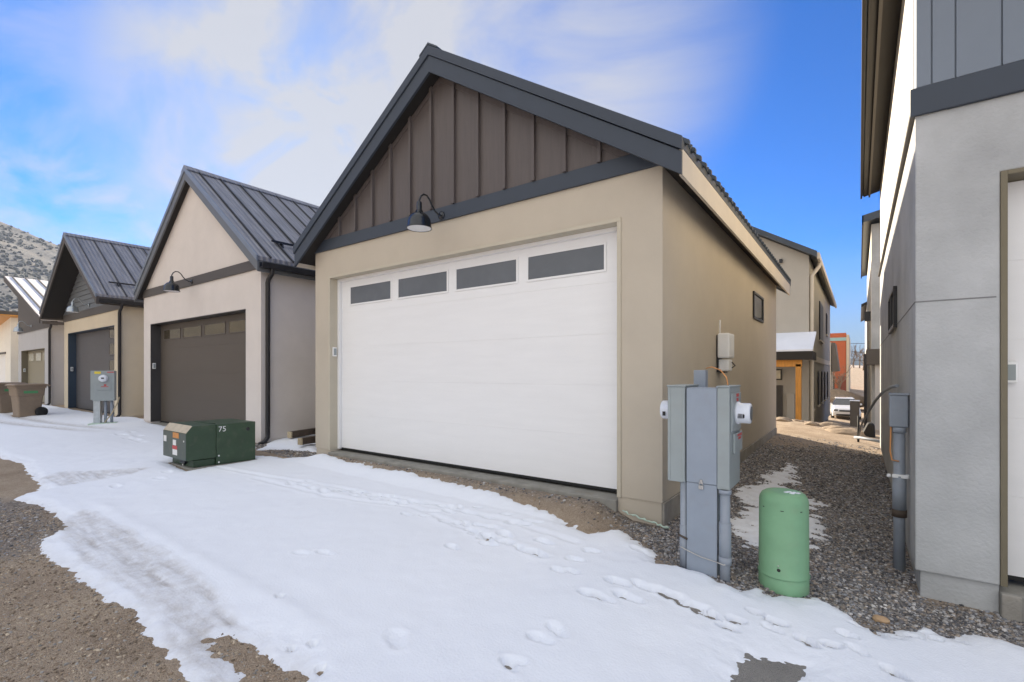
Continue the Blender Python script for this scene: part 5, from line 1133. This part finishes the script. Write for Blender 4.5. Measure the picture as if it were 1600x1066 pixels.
# parked car seen head on at the end of the alley
def parked_car(x, y, z, rz):
    o = thing('parked_car', 'white hatchback parked facing the camera at the end of the alley', 'car', (x, y, z), rz)
    # side profile extruded with tumblehome, front towards -y
    prof = [(-2.05, 0.35, .80, .80), (-2.10, 0.55, .84, .82), (-1.98, 0.78, .84, .80), (-1.1, 0.98, .86, .76), (-0.95, 1.0, .86, .74), (-0.25, 1.42, .80, .60), (0.2, 1.48, .80, .60), (1.2, 1.44, .80, .60), (1.9, 1.0, .84, .74), (2.05, 0.8, .82, .80), (2.05, 0.35, .80, .80)]
    # body rings along y
    def ring(y_, z0, z1, w0, w1, n=8):
        return [(-w0, y_, z0), (-w0-0.03, y_, (z0+z1)/2), (-w1, y_, z1-0.03), (-w1+0.08, y_, z1), (w1-0.08, y_, z1), (w1, y_, z1-0.03), (w0+0.03, y_, (z0+z1)/2), (w0, y_, z0)]
    rs = [ring(-2.10, 0.30, 0.60, 0.70, 0.68), ring(-2.02, 0.25, 0.74, 0.80, 0.76), ring(-1.85, 0.22, 0.84, 0.84, 0.80), ring(-1.0, 0.2, 0.98, 0.86, 0.82), ring(0.0, 0.2, 1.0, 0.87, 0.84), ring(1.6, 0.2, 1.0, 0.86, 0.82), ring(2.05, 0.28, 0.9, 0.82, 0.78)]
    n = 8; b = MB(); b.add([p for r_ in rs for p in r_], [(i*n+k, i*n+(k+1) % n, (i+1)*n+(k+1) % n, (i+1)*n+k) for i in range(len(rs)-1) for k in range(n)] , False)
    b.f.append(tuple(range(n))[::-1]); b.sm.append(False); b.f.append(tuple((len(rs)-1)*n+k for k in range(n))); b.sm.append(False)
    bd = b.build('body', 'car_white', o, local=True, bevel=0.03)
    c = [(-0.78, -0.95, .98), (.78, -0.95, .98), (.80, 1.9, 1.0), (-.80, 1.9, 1.0), (-.58, -0.25, 1.42), (.58, -0.25, 1.42), (.58, 1.35, 1.42), (-.58, 1.35, 1.42)]
    MB().add(c, [(0,3,2,1), (4,5,6,7), (0,1,5,4), (1,2,6,5), (2,3,7,6), (3,0,4,7)]).build('windscreen', 'pane_dark', o, local=True, bevel=0.03)
    MB().add([(-.60, -0.30, 1.425), (.60, -0.30, 1.425), (.60, 1.4, 1.425), (-.60, 1.4, 1.425), (-.52, -0.1, 1.48), (.52, -0.1, 1.48), (.52, 1.2, 1.48), (-.52, 1.2, 1.48)], [(0,3,2,1), (4,5,6,7), (0,1,5,4), (1,2,6,5), (2,3,7,6), (3,0,4,7)]).build('roof', 'car_white', o, local=True, bevel=0.02)
    for s_ in (-1, 1):
        MB().box(s_*0.50, s_*0.74, -2.10, -1.98, 0.60, 0.73).build('headlight', 'pane_frost', o, local=True, bevel=0.02)
        MB().box(s_*0.88, s_*1.0, -0.75, -0.60, 0.98, 1.1).build('mirror', 'car_white', o, local=True, bevel=0.02)
        for yy in (-1.35, 1.35): MB().lathe((s_*0.70, yy, 0.30), [(0.1, 0), (0.28, 0), (0.31, 0.03), (0.31, 0.17), (0.28, 0.19), (0.1, 0.18)], (s_, 0, 0), 24).build('wheel', 'rubber', o, local=True)
    MB().box(-0.42, 0.42, -2.125, -2.06, 0.58, 0.68).build('grille', 'black_metal', o, local=True, bevel=0.01)
    MB().box(-0.60, 0.60, -2.115, -2.02, 0.27, 0.40).build('bumper_intake', 'black_metal', o, local=True, bevel=0.01)
    return o
a_ = onY(1319, 655, 42.0); parked_car(a_.x, 43.5, a_.z, R(4))
a_ = onY(1342, 640, 44.0)
tag(rock('', -2.0, 56, Gf(-2, 56)+0.6, 1.5, (1.6, 1, 0.7), 77), 'heap of pale soil behind the parked car', 'soil heap').name = 'soil_heap'
# brown fence strip on the right at the alley end
fn = thing('fence', 'dark brown board fence end at the right side of the alley opening', 'fence', (0.3, 40, -3.5))
a_ = onY(1350, 553, 36); c_2 = onY(1353.5, 620, 36); MB().box(a_.x, c_2.x+0.25, 36, 37, -3.9, a_.z).build('board_panel', 'siding_dark', fn)

# bare trees
def bare_tree(label, x, y, z, h, seed, m='bark', r0=0.12):
    o = thing('bare_tree', label, 'tree', (x, y, z), 0, 'bare winter trees at the end of the alley'); rr = random.Random(seed)
    tb = MB(); cb_ = MB()
    tb.tube([(x, y, z), (x+rr.uniform(-.1, .1), y, z+h*0.3), (x+rr.uniform(-.2, .2), y+0.1, z+h*0.55)], [r0, r0*0.75, r0*0.5], 7)
    def br(p, d, ln, r_, dep):
        q = p + d*ln; mid = p + d*ln*0.5 + Vector((rr.uniform(-.06, .06), rr.uniform(-.06, .06), 0.03))*ln
        cb_.tube([p, mid, q], [r_, r_*0.8, r_*0.55], 4, False)
        if dep == 0: return
        for _ in range(3 if dep > 1 else 4):
            nd = (d + Vector((rr.uniform(-1, 1), rr.uniform(-1, 1), rr.uniform(-.2, .8)))*0.75).normalized(); br(p + d*ln*rr.uniform(0.45, 1.0), nd, ln*rr.uniform(0.5, 0.8), r_*0.55, dep-1)
    for k in range(8):
        a = rr.uniform(0, 6.28); t_ = rr.uniform(0.25, 0.55)
        br(Vector((x, y, z+h*t_)), Vector((math.cos(a)*0.6, math.sin(a)*0.6, 0.8)).normalized(), h*rr.uniform(0.22, 0.34), r0*0.5, 3)
    tb.build('trunk', m, o); cb_.build('crown', m, o)
a_ = onY(1312, 610, 66); bare_tree('small bare tree in front of the tall orange building', a_.x, 66, -3.6, 5.0, 3, r0=0.10)
for i, (u, Y, h_) in enumerate(((1343, 210, 9), (1334, 240, 8), (1349, 180, 8))):
    a_ = onY(u, 600, Y); bare_tree(('distant bare tree above the snowy slope, middle one', 'distant bare tree at left beside the orange shed roof', 'distant bare tree at right beside the dark fence')[i], a_.x, Y, Gf(a_.x, Y)-0.3, h_, 20+i, r0=0.22)

# power lines
for k, (va, vb) in enumerate(((536, 533), (549, 547), (561, 561))):
    a_ = onY(1290, va, 95); c_2 = onY(1420, vb, 95)
    tag(MB().tube([a_, ((a_+c_2)/2)-Vector((0, 0, 0.25)), c_2], 0.035, 5).build('power_line', 'black_metal'), ('highest', 'middle', 'lowest')[k] + ' power line crossing the sky between the houses', 'power line', 'power lines beyond the alley')

# ---------------------------------------------------------------- hills
def polar_hill(name, az0, az1, prof, d0, dr, d1, m, seed, z0=-1.5, na=220, nr=60, rough=0.06):
    az = np.linspace(R(az0), R(az1), na); dd = np.concatenate([np.linspace(d0, dr, nr), np.linspace(dr, d1, 14)[1:]])
    A, D = np.meshgrid(az, dd); x, y = np.sin(A)*D, np.cos(A)*D
    pr = np.interp(np.degrees(A), [p[0] for p in prof], [p[1] for p in prof])
    t = np.clip((D-d0)/(dr-d0), 0, 1); s_ = t**1.25; back_ = np.clip((D-dr)/(d1-dr), 0, 1)
    H = pr*dr*s_*(1-0.5*back_)
    H = H*(1 + rough*2.2*fbm(x/90+5, y/90, 5, seed)*np.sin(np.pi*np.clip(t, 0, 0.93))) + (H > 1)*5*fbm(x/22, y/22, 4, seed+3)*t*rough*12
    z = z0 + H
    n = na; i = (np.arange(len(dd)-1)[:, None]*n + np.arange(n-1)[None, :]).ravel(); F = np.stack([i, i+1, i+n+1, i+n], 1)
    return tag(np_mesh(name, np.stack([x.ravel(), y.ravel(), z.ravel()], 1), F, m, True), kind='structure'), (x, y, z)
def hill_mat(name, stops, sc):
    m = bpy.data.materials.new(name); m.use_nodes = True; t = m.node_tree; n = t.nodes; l = t.links; p = n['Principled BSDF']
    c = n.new('ShaderNodeTexCoord'); no = n.new('ShaderNodeTexNoise'); no.inputs['Scale'].default_value = sc; no.inputs['Detail'].default_value = 12; no.inputs['Roughness'].default_value = 0.75
    l.new(c.outputs['Object'], no.inputs['Vector']); r = n.new('ShaderNodeValToRGB'); e = r.color_ramp.elements
    e[0].position, e[0].color = stops[0][0], (*stops[0][1], 1); e[1].position, e[1].color = stops[1][0], (*stops[1][1], 1)
    for pos, col in stops[2:]: q = e.new(pos); q.color = (*col, 1)
    l.new(no.outputs[0], r.inputs[0]); l.new(r.outputs[0], p.inputs['Base Color']); p.inputs['Roughness'].default_value = 1; p.inputs['Specular IOR Level'].default_value = 0.05
    b = n.new('ShaderNodeBump'); b.inputs['Strength'].default_value = 0.8; b.inputs['Distance'].default_value = 6; l.new(no.outputs[0], b.inputs['Height']); l.new(b.outputs[0], p.inputs['Normal'])
    return m
HM = hill_mat('hazed_hillside', [(0.35, (0.125, 0.137, 0.150)), (0.68, (0.24, 0.222, 0.20)), (0.5, (0.165, 0.172, 0.178))], 0.03)  # stops greyed and blued to paint distance haze into the slope
# az from +Y: -83 is the left edge of the photo
mt_, (hx, hy, hzv) = polar_hill('mountain', -170, -50, [(-170, .14), (-130, .20), (-100, .25), (-87, .236), (-83, .217), (-80, .198), (-77, .178), (-74, .150), (-68, .12), (-60, .07), (-50, .0)], 230, 820, 1400, HM, 31)
# scrub on the mountain
r = np.random.default_rng(8); n_ = 6500
az = R(1)*r.uniform(-100, -66, n_); D = r.uniform(300, 830, n_); x = np.sin(az)*D; y = np.cos(az)*D
ii = np.interp(az, np.linspace(R(-170), R(-50), 220), np.arange(220)); ddv = np.concatenate([np.linspace(230, 820, 60), np.linspace(820, 1400, 14)[1:]]); jj = np.interp(D, ddv, np.arange(len(ddv)))
i0, j0 = ii.astype(int), jj.astype(int); fi, fj = ii-i0, jj-j0
i1, j1 = np.minimum(i0+1, 219), np.minimum(j0+1, len(ddv)-1)
z = (hzv[j0, i0]*(1-fi)*(1-fj)+hzv[j0, i1]*fi*(1-fj)+hzv[j1, i0]*(1-fi)*fj+hzv[j1, i1]*fi*fj)
k = fbm(x/60, y/60, 3, 90) + 0.25*r.random(n_) > 0.05; x, y, z = x[k], y[k], z[k]; n_ = len(x)
s = r.uniform(0.6, 1.9, n_)
V = ICO_V[None]*(1+0.5*(r.random((n_, 12, 1))-0.5))*np.stack([s, s, s*r.uniform(0.8, 1.5, n_)], 1)[:, None, :] + np.stack([x, y, z+s*0.4], 1)[:, None, :]
F = (ICO_F[None]+(np.arange(n_)*12)[:, None, None]).reshape(-1, 3)
tag(np_mesh('scrub', V.reshape(-1, 3), F, M['sage'], True), 'dark juniper scrub scattered over the dry hillside at the left', 'scrub', kind='stuff')
HB = hill_mat('far_hillside', [(0.35, (0.055, 0.075, 0.10)), (0.66, (0.10, 0.125, 0.15))], 0.004)  # blue of the air in between is put into this hill's colour
polar_hill('far_hill', -14, 60, [(-14, .0), (-10, .022), (-4, .030), (0, .028), (4, .026), (10, .03), (30, .03), (60, 0)], 800, 1250, 1650, HB, 61, z0=-5, na=160, nr=30)
HS = hill_mat('tan_slope', [(0.3, (0.42, 0.33, 0.26)), (0.7, (0.62, 0.56, 0.50))], 0.05)
polar_hill('tan_slope', -8, 8, [(-8, .0), (-5, .030), (0, .026), (4, .02), (8, 0)], 160, 420, 700, HS, 71, z0=-6.2, na=60, nr=30)

# air: thin even haze between the place and the hills
hz_ = MB().box(-1720, 1720, -1720, 1720, -12, 330).build('haze', 'rubber')
hm = bpy.data.materials.new('air'); hm.use_nodes = True; t_ = hm.node_tree; t_.nodes.clear()
pv = t_.nodes.new('ShaderNodeVolumePrincipled'); pv.inputs['Color'].default_value = (0.74, 0.85, 0.98, 1); pv.inputs['Density'].default_value = 0.00008; pv.inputs['Anisotropy'].default_value = 0.2
mo = t_.nodes.new('ShaderNodeOutputMaterial'); t_.links.new(pv.outputs[0], mo.inputs['Volume'])
hz_.data.materials.clear(); hz_.data.materials.append(hm); tag(hz_, 'thin pale air haze', 'haze', kind='stuff')
